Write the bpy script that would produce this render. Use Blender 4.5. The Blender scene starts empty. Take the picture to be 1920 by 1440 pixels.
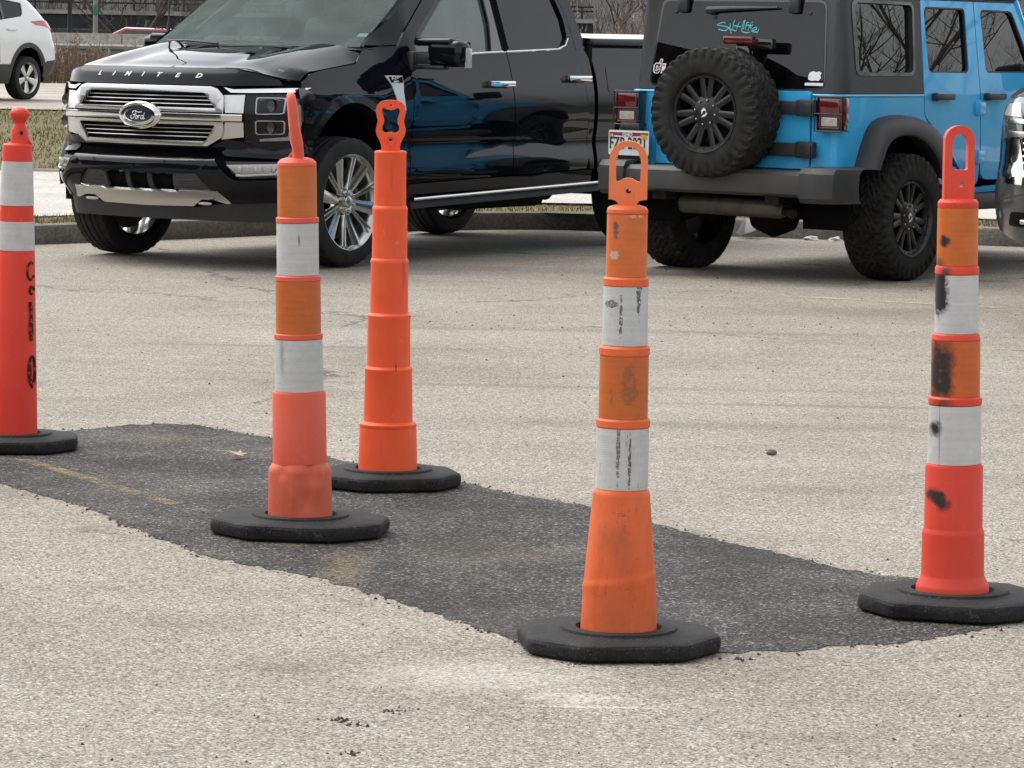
import bpy, bmesh, math, random
from mathutils import Vector, Matrix, geometry, noise
rad = math.radians
S = bpy.context.scene
COL = S.collection
rng = random.Random(7)

# ---------------------------------------------------------------- camera, sky, light, exposure
cam_d = bpy.data.cameras.new('camera')
cam_d.sensor_width = 36.0
cam_d.lens = 6500 / 1920 * 36.0
cam_d.clip_start = 0.1
cam_d.clip_end = 3000
cam = bpy.data.objects.new('camera', cam_d)
COL.objects.link(cam)
PITCH, ROLL, CAMH = rad(5.638), rad(1.05), 1.449
_f = Vector((0, math.cos(PITCH), -math.sin(PITCH)))
_r = Vector((1, 0, 0))
_u = _r.cross(_f)
_r2 = math.cos(ROLL) * _r + math.sin(ROLL) * _u
_u2 = -math.sin(ROLL) * _r + math.cos(ROLL) * _u
_m = Matrix((_r2, _u2, -_f)).transposed().to_4x4()
_m.translation = (0, 0, CAMH)
cam.matrix_world = _m
S.camera = cam

W = bpy.data.worlds.new('World')
S.world = W
W.use_nodes = True
_nt = W.node_tree
_nt.nodes.clear()
_sky = _nt.nodes.new('ShaderNodeTexSky')
_sky.sky_type = 'NISHITA'
_sky.sun_disc = False
_sky.sun_elevation = rad(58)
_sky.sun_rotation = rad(-55)
_sky.air_density = 1.0
_sky.dust_density = 3.0
_sky.ozone_density = 1.0
_hs = _nt.nodes.new('ShaderNodeHueSaturation')
_hs.inputs['Saturation'].default_value = 0.16
_bg = _nt.nodes.new('ShaderNodeBackground')
_bg.inputs['Strength'].default_value = 0.15
_ow = _nt.nodes.new('ShaderNodeOutputWorld')
_nt.links.new(_sky.outputs[0], _hs.inputs['Color'])
_nt.links.new(_hs.outputs[0], _bg.inputs['Color'])
_nt.links.new(_bg.outputs[0], _ow.inputs['Surface'])

sun_d = bpy.data.lights.new('sun', 'SUN')
sun_d.energy = 0.6
sun_d.angle = rad(60)
sun_d.color = (1.0, 0.97, 0.92)
sun = bpy.data.objects.new('sun', sun_d)
COL.objects.link(sun)
sun.rotation_euler = (rad(32), 0, rad(180 + 55))
S.view_settings.view_transform = 'Standard'
S.view_settings.look = 'None'
S.view_settings.exposure = 1.15
S.view_settings.gamma = 1
S.view_settings.use_curve_mapping = False
S.cycles.max_bounces = 8
S.cycles.transparent_max_bounces = 12
S.cycles.caustics_reflective = False
S.cycles.caustics_refractive = False
S.cycles.use_denoising = True
S.cycles.denoiser = 'OPENIMAGEDENOISE'
S.cycles.denoising_input_passes = 'RGB_ALBEDO_NORMAL'
S.cycles.denoising_prefilter = 'ACCURATE'

# ---------------------------------------------------------------- mesh helpers
class MB:
    def __init__(s):
        s.v = []; s.f = []
    def add(s, vs, fs, M=None):
        n = len(s.v)
        if M is not None: vs = [M @ Vector(p) for p in vs]
        s.v += [tuple(p) for p in vs]
        s.f += [tuple(i + n for i in f) for f in fs]
        return s
    def box(s, c, d, M=None):
        x, y, z = (q / 2 for q in d)
        vs = [(c[0] + a * x, c[1] + b * y, c[2] + e * z) for a in (-1, 1) for b in (-1, 1) for e in (-1, 1)]
        return s.add(vs, [(0, 1, 3, 2), (4, 6, 7, 5), (0, 4, 5, 1), (2, 3, 7, 6), (0, 2, 6, 4), (1, 5, 7, 3)], M)
    def rbox(s, c, d, r=0.01, M=None, seg=2):
        bm = bmesh.new()
        bmesh.ops.create_cube(bm, size=1)
        for v in bm.verts: v.co = Vector((c[0] + v.co.x * d[0], c[1] + v.co.y * d[1], c[2] + v.co.z * d[2]))
        bmesh.ops.bevel(bm, geom=bm.edges[:], offset=min(r, min(d) * .49), segments=seg, affect='EDGES', profile=.5)
        bm.verts.index_update()
        s.add([v.co.copy() for v in bm.verts], [[v.index for v in f.verts] for f in bm.faces], M)
        bm.free(); return s
    def rings(s, rings, closed=True, cap=(False, False), M=None):
        n = len(rings[0]); vs = [p for r in rings for p in r]; fs = []
        for i in range(len(rings) - 1):
            for j in range(n if closed else n - 1):
                k = (j + 1) % n
                fs.append((i * n + j, i * n + k, (i + 1) * n + k, (i + 1) * n + j))
        if cap[0]: fs.append(tuple(range(n))[::-1])
        if cap[1]: fs.append(tuple((len(rings) - 1) * n + j for j in range(n)))
        return s.add(vs, fs, M)
    def lathe(s, prof, seg=32, M=None, cap=(False, False), fn=None):
        # prof: (axis, radius); axis = local z
        rr = []
        for z, r in prof:
            ring = []
            for j in range(seg):
                a = 2 * math.pi * j / seg
                q = (r * math.cos(a), r * math.sin(a), z)
                ring.append(fn(q, a) if fn else q)
            rr.append(ring)
        return s.rings(rr, True, cap, M)
    def tube(s, pts, r, seg=8, M=None, cap=True):
        pts = [Vector(p) for p in pts]; rr = []
        rs = r if isinstance(r, (list, tuple)) else [r] * len(pts)
        up = Vector((0, 0, 1))
        prev = None
        for i, p in enumerate(pts):
            d = (pts[min(i + 1, len(pts) - 1)] - pts[max(i - 1, 0)]).normalized()
            if prev is None:
                a = d.cross(up)
                if a.length < 1e-3: a = d.cross(Vector((1, 0, 0)))
                a.normalize()
            else:
                a = (prev - prev.dot(d) * d)
                if a.length < 1e-4: a = d.orthogonal()
                a.normalize()
            prev = a
            b = d.cross(a)
            rr.append([tuple(p + rs[i] * (math.cos(t) * a + math.sin(t) * b)) for t in [2 * math.pi * j / seg for j in range(seg)]])
        return s.rings(rr, True, (cap, cap), M)
    def prism(s, poly, t, M=None, holes=()):
        """2-D outline in local x,y, thickness t along local z (0..t)"""
        loops = [list(poly)] + [list(h) for h in holes]
        flat = [p for l in loops for p in l]
        tri = geometry.tessellate_polygon([[Vector((p[0], p[1], 0)) for p in l] for l in loops])
        n = len(flat)
        vs = [(p[0], p[1], 0) for p in flat] + [(p[0], p[1], t) for p in flat]
        fs = []
        for a, b, c in tri:
            A, B, Cc = flat[a], flat[b], flat[c]
            if (B[0] - A[0]) * (Cc[1] - A[1]) - (B[1] - A[1]) * (Cc[0] - A[0]) < 0: a, b, c = a, c, b
            fs.append((a + n, b + n, c + n)); fs.append((c, b, a))
        o = 0
        for li, l in enumerate(loops):
            k = len(l)
            ar = sum(l[i][0] * l[(i + 1) % k][1] - l[(i + 1) % k][0] * l[i][1] for i in range(k))
            ccw = (ar > 0) == (li == 0)
            for i in range(k):
                j = (i + 1) % k
                q = (o + i, o + j, o + j + n, o + i + n)
                fs.append(q if ccw else q[::-1])
            o += k
        return s.add(vs, fs, M)
    def grid(s, fn, nu, nv, M=None):
        vs = [fn(i / nu, j / nv) for i in range(nu + 1) for j in range(nv + 1)]
        fs = [(i * (nv + 1) + j, (i + 1) * (nv + 1) + j, (i + 1) * (nv + 1) + j + 1, i * (nv + 1) + j + 1) for i in range(nu) for j in range(nv)]
        return s.add(vs, fs, M)
    def panel(s, poly, fmap, holes=(), step=.06, out=None):
        """outline in a 2-D chart, meshed on a grid and laid on a curved surface"""
        loops = [list(poly)] + [list(h) for h in holes]
        flat = [p for l in loops for p in l]
        tri = geometry.tessellate_polygon([[Vector((p[0], p[1], 0)) for p in l] for l in loops])
        bm = bmesh.new()
        bv = [bm.verts.new((p[0], p[1], 0)) for p in flat]
        for t in tri:
            try: bm.faces.new([bv[i] for i in t])
            except ValueError: pass
        for ax in (0, 1):
            lo = min(p[ax] for p in flat); hi = max(p[ax] for p in flat)
            k = math.floor(lo / step) + 1
            while k * step < hi - 1e-4:
                co = [0, 0, 0]; no = [0, 0, 0]; co[ax] = k * step; no[ax] = 1
                bmesh.ops.bisect_plane(bm, geom=bm.verts[:] + bm.edges[:] + bm.faces[:], plane_co=co, plane_no=no, dist=1e-5)
                k += 1
        bmesh.ops.recalc_face_normals(bm, faces=bm.faces[:])
        for v in bm.verts: v.co = Vector(fmap(v.co.x, v.co.y))
        bm.normal_update()
        if out is not None:
            o = Vector(out)
            tot = sum((f.normal.dot(o) * f.calc_area() for f in bm.faces), 0.0)
            if tot < 0: bmesh.ops.reverse_faces(bm, faces=bm.faces[:])
        bm.verts.index_update()
        s.add([v.co.copy() for v in bm.verts], [[v.index for v in f.verts] for f in bm.faces])
        bm.free(); return s
    def text(s, body, size, depth, M, bold=0.0, spacing=1.0, shear=0.0):
        cu = bpy.data.curves.new('lettering', 'FONT')
        cu.body = body; cu.size = size; cu.extrude = depth; cu.offset = bold; cu.space_character = spacing; cu.shear = shear
        cu.align_x = 'CENTER'; cu.align_y = 'CENTER'; cu.resolution_u = 3
        ob = bpy.data.objects.new('lettering', cu)
        COL.objects.link(ob)
        dg = bpy.context.evaluated_depsgraph_get()
        me = bpy.data.meshes.new_from_object(ob.evaluated_get(dg))
        s.add([v.co.copy() for v in me.vertices], [tuple(p.vertices) for p in me.polygons], M)
        bpy.data.objects.remove(ob); bpy.data.meshes.remove(me); bpy.data.curves.remove(cu)
        return s
    def remap(s, fn):
        s.v = [tuple(fn(p)) for p in s.v]; return s
    def build(s, name, mat, parent=None, ang=40, solid=0, bevel=0, subsurf=0, flat=False):
        me = bpy.data.meshes.new(name)
        me.from_pydata(s.v, [], s.f)
        me.update()
        if not flat:
            me.polygons.foreach_set('use_smooth', [True] * len(me.polygons))
            me.set_sharp_from_angle(angle=rad(ang))
        if mat: me.materials.append(mat)
        o = bpy.data.objects.new(name, me)
        COL.objects.link(o)
        if parent: o.parent = parent
        if subsurf:
            m = o.modifiers.new('sub', 'SUBSURF'); m.levels = m.render_levels = subsurf
        if solid:
            m = o.modifiers.new('solid', 'SOLIDIFY'); m.thickness = solid; m.offset = -1
        if bevel:
            m = o.modifiers.new('bevel', 'BEVEL'); m.width = bevel; m.segments = 2; m.limit_method = 'ANGLE'; m.angle_limit = rad(50)
        elif solid:
            m = o.modifiers.new('edges', 'EDGE_SPLIT'); m.split_angle = rad(max(ang, 45)); m.use_edge_sharp = False
        return o

def tag(o, label=None, cat=None, group=None, kind=None):
    if label: o['label'] = label
    if cat: o['category'] = cat
    if group: o['group'] = group
    if kind: o['kind'] = kind
    return o
def thing(name, label, cat, loc=(0, 0, 0), rz=0, group=None):
    o = bpy.data.objects.new(name, None)
    o.empty_display_size = .2
    COL.objects.link(o); o.location = loc; o.rotation_euler = (0, 0, rz)
    return tag(o, label, cat, group)
def node(name, parent, loc=(0, 0, 0), rot=(0, 0, 0)):
    o = bpy.data.objects.new(name, None)
    o.empty_display_size = .1
    COL.objects.link(o); o.parent = parent; o.location = loc; o.rotation_euler = rot
    return o
def rnd(poly, r, n=4):
    """round the corners of an outline; r one radius or a list"""
    out = []; k = len(poly)
    for i in range(k):
        p = Vector(poly[i]); a = Vector(poly[i - 1]); b = Vector(poly[(i + 1) % k])
        q = r[i] if isinstance(r, (list, tuple)) else r
        la, lb = (a - p).length, (b - p).length
        q = min(q, la * .48, lb * .48)
        if q < 1e-4: out.append(tuple(p)); continue
        A = p + (a - p) * (q / la); B = p + (b - p) * (q / lb)
        for t in range(n + 1):
            t /= n
            out.append(tuple((1 - t) ** 2 * A + 2 * t * (1 - t) * p + t * t * B))
    return out
def dens(poly, d):
    out = []
    for i, p in enumerate(poly):
        q = poly[(i + 1) % len(poly)]
        n = max(1, int(math.dist(p, q) / d))
        out += [tuple(p[k] + (q[k] - p[k]) * t / n for k in range(len(p))) for t in range(n)]
    return out
def ell(cx, cy, a, b, n=28, t0=0, t1=360):
    full = abs(t1 - t0) >= 360
    return [(cx + a * math.cos(rad(t0 + (t1 - t0) * i / (n if full else n - 1))), cy + b * math.sin(rad(t0 + (t1 - t0) * i / (n if full else n - 1)))) for i in range(n)]
def interp(k, t):
    if t <= k[0][0]: return k[0][1]
    for (a, b), (c, d) in zip(k, k[1:]):
        if t <= c: return b + (d - b) * (t - a) / (c - a)
    return k[-1][1]
def smooth_interp(k, t):
    n = len(k)
    if t <= k[0][0]: return k[0][1]
    if t >= k[-1][0]: return k[-1][1]
    for i in range(n - 1):
        if t <= k[i + 1][0]:
            x0, y0 = k[i]; x1, y1 = k[i + 1]; h = x1 - x0
            m0 = (y1 - k[i - 1][1]) / (x1 - k[i - 1][0]) if i else (y1 - y0) / h
            m1 = (k[i + 2][1] - y0) / (k[i + 2][0] - x0) if i + 2 < n else (y1 - y0) / h
            u = (t - x0) / h
            return (2 * u ** 3 - 3 * u ** 2 + 1) * y0 + (u ** 3 - 2 * u ** 2 + u) * h * m0 + (-2 * u ** 3 + 3 * u ** 2) * y1 + (u ** 3 - u ** 2) * h * m1
def Mfrom(o, x, y, z):
    m = Matrix((Vector(x), Vector(y), Vector(z))).transposed().to_4x4()
    m.translation = Vector(o); return m

# ---------------------------------------------------------------- materials
class NT:
    def __init__(s, name):
        s.m = bpy.data.materials.new(name); s.m.use_nodes = True
        s.t = s.m.node_tree; s.t.nodes.clear()
        s.out = s.n('ShaderNodeOutputMaterial')
    def n(s, typ, **kw):
        o = s.t.nodes.new(typ)
        for k, v in kw.items():
            if k.startswith('i_'):
                o.inputs[k[2:].replace('_', ' ')].default_value = v
            else: setattr(o, k, v)
        return o
    def l(s, a, b): s.t.links.new(a, b); return s
    def pos(s):
        return s.n('ShaderNodeTexCoord').outputs['Object']
    def noise(s, vec, scale, detail=4, rough=.55, dist=0, out='Fac'):
        o = s.n('ShaderNodeTexNoise'); o.inputs['Scale'].default_value = scale; o.inputs['Detail'].default_value = detail
        o.inputs['Roughness'].default_value = rough; o.inputs['Distortion'].default_value = dist
        if vec is not None: s.l(vec, o.inputs['Vector'])
        return o.outputs[out]
    def ramp(s, fac, stops):
        o = s.n('ShaderNodeValToRGB'); e = o.color_ramp.elements
        while len(e) < len(stops): e.new(.5)
        for i, (p, c) in enumerate(stops):
            e[i].position = p
            c = (c, c, c) if not isinstance(c, (tuple, list)) else c
            e[i].color = (*c[:3], 1)
        s.l(fac, o.inputs[0]); return o.outputs[0]
    def mix(s, fac, a, b, typ='MIX'):
        o = s.n('ShaderNodeMix', data_type='RGBA', blend_type=typ)
        for i, v in ((0, fac), (6, a), (7, b)):
            sock = o.inputs[i]
            if isinstance(v, (int, float)): sock.default_value = v if i == 0 else (v, v, v, 1)
            elif isinstance(v, tuple): sock.default_value = (*v[:3], 1)
            else: s.l(v, sock)
        return o.outputs[2]
    def math(s, op, a, b=0.0, clamp=False):
        o = s.n('ShaderNodeMath', operation=op, use_clamp=clamp)
        for sock, v in ((o.inputs[0], a), (o.inputs[1], b)):
            if isinstance(v, (int, float)): sock.default_value = v
            else: s.l(v, sock)
        return o.outputs[0]
    def mapv(s, vec, loc=(0, 0, 0), rot=(0, 0, 0), scale=(1, 1, 1)):
        o = s.n('ShaderNodeMapping')
        o.inputs['Location'].default_value = loc; o.inputs['Rotation'].default_value = rot; o.inputs['Scale'].default_value = scale
        s.l(vec, o.inputs[0]); return o.outputs[0]
    def blob(s, vec, c, r, soft=.3, nz=.35, nscale=30):
        """mask (0..1) of an irregular spot centred on c with radii r"""
        m = s.n('ShaderNodeVectorMath', operation='SUBTRACT'); s.l(vec, m.inputs[0]); m.inputs[1].default_value = c
        d = s.n('ShaderNodeVectorMath', operation='DIVIDE'); s.l(m.outputs[0], d.inputs[0]); d.inputs[1].default_value = r
        L = s.n('ShaderNodeVectorMath', operation='LENGTH'); s.l(d.outputs[0], L.inputs[0])
        nn = s.noise(vec, nscale, 3)
        x = s.math('ADD', L.outputs['Value'], s.math('MULTIPLY', s.math('SUBTRACT', nn, .5), nz * 2))
        o = s.n('ShaderNodeMapRange', clamp=True); s.l(x, o.inputs[0])
        o.inputs[1].default_value = 1 - soft; o.inputs[2].default_value = 1 + soft; o.inputs[3].default_value = 1; o.inputs[4].default_value = 0
        return o.outputs[0]
    def bump(s, h, strength=.3, dist=.01):
        o = s.n('ShaderNodeBump'); o.inputs['Strength'].default_value = strength; o.inputs['Distance'].default_value = dist
        s.l(h, o.inputs['Height']); return o.outputs[0]
    def bsdf(s, col, rough=.5, metal=0, spec=.5, coat=0, coat_r=.03, normal=None, trans=0, alpha=None):
        b = s.n('ShaderNodeBsdfPrincipled')
        for k, v in (('Base Color', col), ('Roughness', rough), ('Metallic', metal), ('Specular IOR Level', spec), ('Coat Weight', coat), ('Coat Roughness', coat_r)):
            if isinstance(v, (int, float)): b.inputs[k].default_value = (v, v, v, 1) if k == 'Base Color' else v
            elif isinstance(v, tuple): b.inputs[k].default_value = (*v[:3], 1)
            else: s.l(v, b.inputs[k])
        if normal is not None: s.l(normal, b.inputs['Normal'])
        s.l(b.outputs[0], s.out.inputs[0])
        return b
def M_plain(name, col, rough=.5, metal=0, spec=.5, coat=0, var=.15, vs=6, bump=0, bs=120, coat_r=.03, rvar=0):
    n = NT(name); p = n.pos()
    c = n.mix(n.ramp(n.noise(p, vs, 5), [(.3, 0.0), (.7, 1.0)]), tuple(q * (1 - var) for q in col), tuple(min(1, q * (1 + var)) for q in col))
    nm = n.bump(n.noise(p, bs, 3), bump, .004) if bump else None
    r = rough
    if rvar: r = n.math('ADD', n.math('MULTIPLY', n.noise(p, vs * 2.3, 4), rvar), rough - rvar / 2)
    n.bsdf(c, r, metal, spec, coat, coat_r, nm)
    return n.m
def M_paint(name, col, metal=.0, rough=.25, dust=.06, spec=.1, ior=1.5):
    n = NT(name); p = n.pos()
    dn = n.ramp(n.noise(p, 3.2, 6, .65), [(.35, 0.0), (.8, 1.0)])
    sep = n.n('ShaderNodeSeparateXYZ'); n.l(p, sep.inputs[0])
    low = n.n('ShaderNodeMapRange', clamp=True); n.l(sep.outputs[2], low.inputs[0])
    low.inputs[1].default_value = .3; low.inputs[2].default_value = .95; low.inputs[3].default_value = 1; low.inputs[4].default_value = .25
    d = n.math('MULTIPLY', n.math('MULTIPLY', dn, low.outputs[0]), dust)
    c = n.mix(d, col, (.20, .18, .155))
    b = n.bsdf(c, n.math('ADD', n.math('MULTIPLY', d, 1.2), rough), metal, spec, 1.0, n.math('ADD', n.math('MULTIPLY', d, .5), .02))
    b.inputs['Coat IOR'].default_value = ior
    return n.m
def M_glass(name, tint, rough=.0, dirt_sheen=.03, gain=1.6, film=(.35, .36, .35), lo=.2):
    n = NT(name)
    tr = n.n('ShaderNodeBsdfTransparent'); tr.inputs[0].default_value = (*tint, 1)
    df = n.n('ShaderNodeBsdfDiffuse'); df.inputs[0].default_value = (*film, 1)
    mx0 = n.n('ShaderNodeMixShader'); n.l(n.math('MULTIPLY', n.ramp(n.noise(n.pos(), 5, 5), [(.4, lo), (.8, 1.0)]), dirt_sheen), mx0.inputs[0])
    n.l(tr.outputs[0], mx0.inputs[1]); n.l(df.outputs[0], mx0.inputs[2])
    gl = n.n('ShaderNodeBsdfGlossy'); gl.inputs['Roughness'].default_value = rough
    fr = n.n('ShaderNodeFresnel'); fr.inputs[0].default_value = 1.52
    geo = n.n('ShaderNodeNewGeometry')
    fac = n.math('MULTIPLY', n.math('MULTIPLY', fr.outputs[0], gain, True), n.math('SUBTRACT', 1.0, geo.outputs['Backfacing']))
    mx = n.n('ShaderNodeMixShader'); n.l(fac, mx.inputs[0]); n.l(mx0.outputs[0], mx.inputs[1]); n.l(gl.outputs[0], mx.inputs[2])
    n.l(mx.outputs[0], n.out.inputs[0])
    return n.m

MAT = {}
MAT['black_paint'] = M_paint('black_paint', (.0035, .0042, .0075), dust=.03, spec=0.0, ior=1.36)
MAT['blue_paint'] = M_paint('blue_paint', (.05, .45, .84), dust=.05, rough=.3)
MAT['white_paint'] = M_paint('white_paint', (.74, .75, .76), dust=.12, rough=.35)
MAT['graphite_paint'] = M_paint('graphite_paint', (.06, .062, .064), metal=.3, dust=.15)
MAT['chrome'] = M_plain('chrome', (.72, .72, .71), .09, 1, var=.02, rvar=.02)
MAT['satin_chrome'] = M_plain('satin_chrome', (.58, .575, .56), .25, 1, var=.02, rvar=.02)
MAT['slat'] = M_plain('slat', (.36, .36, .36), .3, 1, var=.05)
MAT['rim_silver'] = M_plain('rim_silver', (.55, .55, .53), .2, .95, var=.1, rvar=.1)
MAT['black_plastic'] = M_plain('black_plastic', (.022, .023, .025), .45, var=.25, bump=.15, bs=300)
MAT['grey_plastic'] = M_plain('grey_plastic', (.036, .037, .039), .55, var=.2, bump=.2, bs=260)
MAT['hardtop'] = M_plain('hardtop', (.030, .031, .033), .5, var=.12, bump=.25, bs=350)
MAT['bumper_grey'] = M_plain('bumper_grey', (.058, .058, .058), .55, var=.15, bump=.2, bs=280)
MAT['void'] = M_plain('void', (.004, .004, .005), .8, spec=.1, var=.1)
MAT['under'] = M_plain('under', (.012, .011, .010), .8, spec=.2, var=.4, vs=8)
MAT['gloss_black'] = M_plain('gloss_black', (.006, .006, .007), .12, coat=1, var=.2)
MAT['rubber'] = M_plain('rubber', (.016, .016, .017), .72, spec=.3, var=.35, vs=9, bump=.15, bs=150)
MAT['rubber_dusty'] = M_plain('rubber_dusty', (.020, .0195, .019), .8, spec=.25, var=.5, vs=12, bump=.3, bs=160)
MAT['rim_black'] = M_plain('rim_black', (.010, .010, .011), .38, var=.3, vs=12)
MAT['brake'] = M_plain('brake', (.10, .085, .07), .55, .6, var=.4, vs=15)
MAT['glass_light'] = M_glass('glass_light', (.60, .66, .63), dirt_sheen=.44, film=(.22, .275, .255), lo=.7)  # greenish film paints sky sheen and haze into windscreen and front windows
MAT['glass_dark'] = M_glass('glass_dark', (.025, .028, .028), dirt_sheen=.03, gain=1.0, film=(.22, .23, .235))
MAT['glass_side'] = M_glass('glass_side', (.006, .007, .007), dirt_sheen=.04, gain=1.6)
MAT['lens'] = M_glass('lens', (.72, .74, .77), dirt_sheen=.008, gain=.8)
MAT['lamp_red'] = M_plain('lamp_red', (.11, .006, .010), .15, coat=1, var=.25, vs=25)
MAT['lamp_clear'] = M_plain('lamp_clear', (.42, .40, .38), .2, coat=1, var=.2, vs=40)
MAT['lamp_amber'] = M_plain('lamp_amber', (.5, .13, .02), .2, coat=1, var=.2)
MAT['interior'] = M_plain('interior', (.055, .055, .055), .7, var=.3)
MAT['white_mark'] = M_plain('white_mark', (.72, .73, .72), .4, var=.1)
MAT['teal_mark'] = M_plain('teal_mark', (.12, .58, .64), .5, var=.2, vs=40)
MAT['red_mark'] = M_plain('red_mark', (.45, .02, .04), .4, var=.1)
MAT['navy_mark'] = M_plain('navy_mark', (.012, .018, .05), .25, coat=.6, var=.1)
MAT['dark_mark'] = M_plain('dark_mark', (.02, .02, .025), .5, var=.1)
MAT['yellow_mark'] = M_plain('yellow_mark', (.6, .42, .03), .5, var=.1)

# ---------------------------------------------------------------- the setting
def mat_asphalt():
    n = NT('old_asphalt')
    p = n.n('ShaderNodeNewGeometry').outputs['Position']
    vo = n.n('ShaderNodeTexVoronoi'); vo.inputs['Scale'].default_value = 185; n.l(p, vo.inputs['Vector'])
    sep = n.n('ShaderNodeSeparateColor'); n.l(vo.outputs['Color'], sep.inputs[0])
    stone = n.ramp(sep.outputs[0], [(0, (.03, .028, .025)), (.12, (.13, .12, .105)), (.3, (.25, .233, .203)), (.6, (.345, .322, .28)), (.88, (.45, .425, .375)), (1, (.72, .695, .64))])
    v2 = n.n('ShaderNodeTexVoronoi'); v2.inputs['Scale'].default_value = 80; n.l(p, v2.inputs['Vector'])
    s2 = n.n('ShaderNodeSeparateColor'); n.l(v2.outputs['Color'], s2.inputs[0])
    c = n.mix(.16, stone, n.ramp(s2.outputs[1], [(0, (.13, .122, .108)), (.4, (.29, .268, .232)), (1, (.50, .47, .415))]))
    # wear: broad light and dark areas, streaks along the traffic
    big = n.ramp(n.noise(p, .55, 7, .68), [(.3, .74), (.5, .97), (.62, 1.05), (.75, 1.16)])
    c = n.mix(1.0, c, big, 'MULTIPLY')
    st = n.ramp(n.noise(n.mapv(p, rot=(0, 0, rad(8)), scale=(.35, 2.4, 1)), 1.6, 6, .7), [(.33, .90), (.6, 1.03)])
    c = n.mix(1.0, c, st, 'MULTIPLY')
    # fine tar specks
    spk = n.ramp(n.noise(p, 34, 2), [(.70, 0.0), (.76, 1.0)])
    c = n.mix(n.math('MULTIPLY', spk, .55), c, (.055, .052, .048))
    # thin wandering cracks
    wv = n.n('ShaderNodeTexVoronoi', feature='DISTANCE_TO_EDGE'); wv.inputs['Scale'].default_value = .16
    wn = n.noise(p, 1.3, 5, .7, out='Color')
    va = n.n('ShaderNodeVectorMath', operation='MULTIPLY_ADD'); n.l(wn, va.inputs[0]); va.inputs[1].default_value = (1.1, 1.1, 0); n.l(p, va.inputs[2])
    n.l(va.outputs[0], wv.inputs['Vector'])
    cr = n.math('MULTIPLY', n.ramp(wv.outputs['Distance'], [(.0, 1.0), (.0035, 0.0)]), n.ramp(n.noise(p, .9, 3), [(.46, 0.0), (.56, .8)]))
    c = n.mix(cr, c, (.05, .047, .043))
    # pale chalky scuffs in front of the nearest post, dirty rim around the patch
    for cc, rr, a in (((.17, 7.60, 0), (.10, .06, 1), .34), ((-.07, 7.84, 0), (.24, .18, 1), .26), ((.19, 7.50, 0), (.13, .012, 1), .42)):
        c = n.mix(n.math('MULTIPLY', n.math('MULTIPLY', n.blob(p, cc, rr, .6, .9, 16), n.ramp(n.noise(p, 70, 3), [(.38, 0.0), (.50, 1.0)])), min(1, a * 1.35)), c, (.74, .73, .70))
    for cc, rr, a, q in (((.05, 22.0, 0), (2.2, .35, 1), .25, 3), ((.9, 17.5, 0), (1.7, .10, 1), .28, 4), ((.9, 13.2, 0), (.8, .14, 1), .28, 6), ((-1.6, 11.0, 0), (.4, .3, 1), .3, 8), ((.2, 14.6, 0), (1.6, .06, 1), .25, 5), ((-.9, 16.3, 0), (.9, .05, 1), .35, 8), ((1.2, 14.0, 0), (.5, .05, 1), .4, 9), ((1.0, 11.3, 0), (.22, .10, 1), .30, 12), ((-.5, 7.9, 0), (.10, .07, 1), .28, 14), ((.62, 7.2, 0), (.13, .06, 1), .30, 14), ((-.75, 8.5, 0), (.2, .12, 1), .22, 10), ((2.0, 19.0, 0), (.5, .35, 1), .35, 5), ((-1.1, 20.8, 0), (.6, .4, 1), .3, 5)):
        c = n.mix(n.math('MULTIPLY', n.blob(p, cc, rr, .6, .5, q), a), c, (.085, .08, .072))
    c = n.mix(1.0, c, (.84, .812, .76), 'MULTIPLY')
    h = n.math('ADD', n.math('MULTIPLY', vo.outputs['Distance'], -1.0), n.math('MULTIPLY', n.noise(p, 60, 4), .5))
    n.bsdf(c, .88, 0, .25, normal=n.bump(h, .55, .004))
    return n.m
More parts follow.
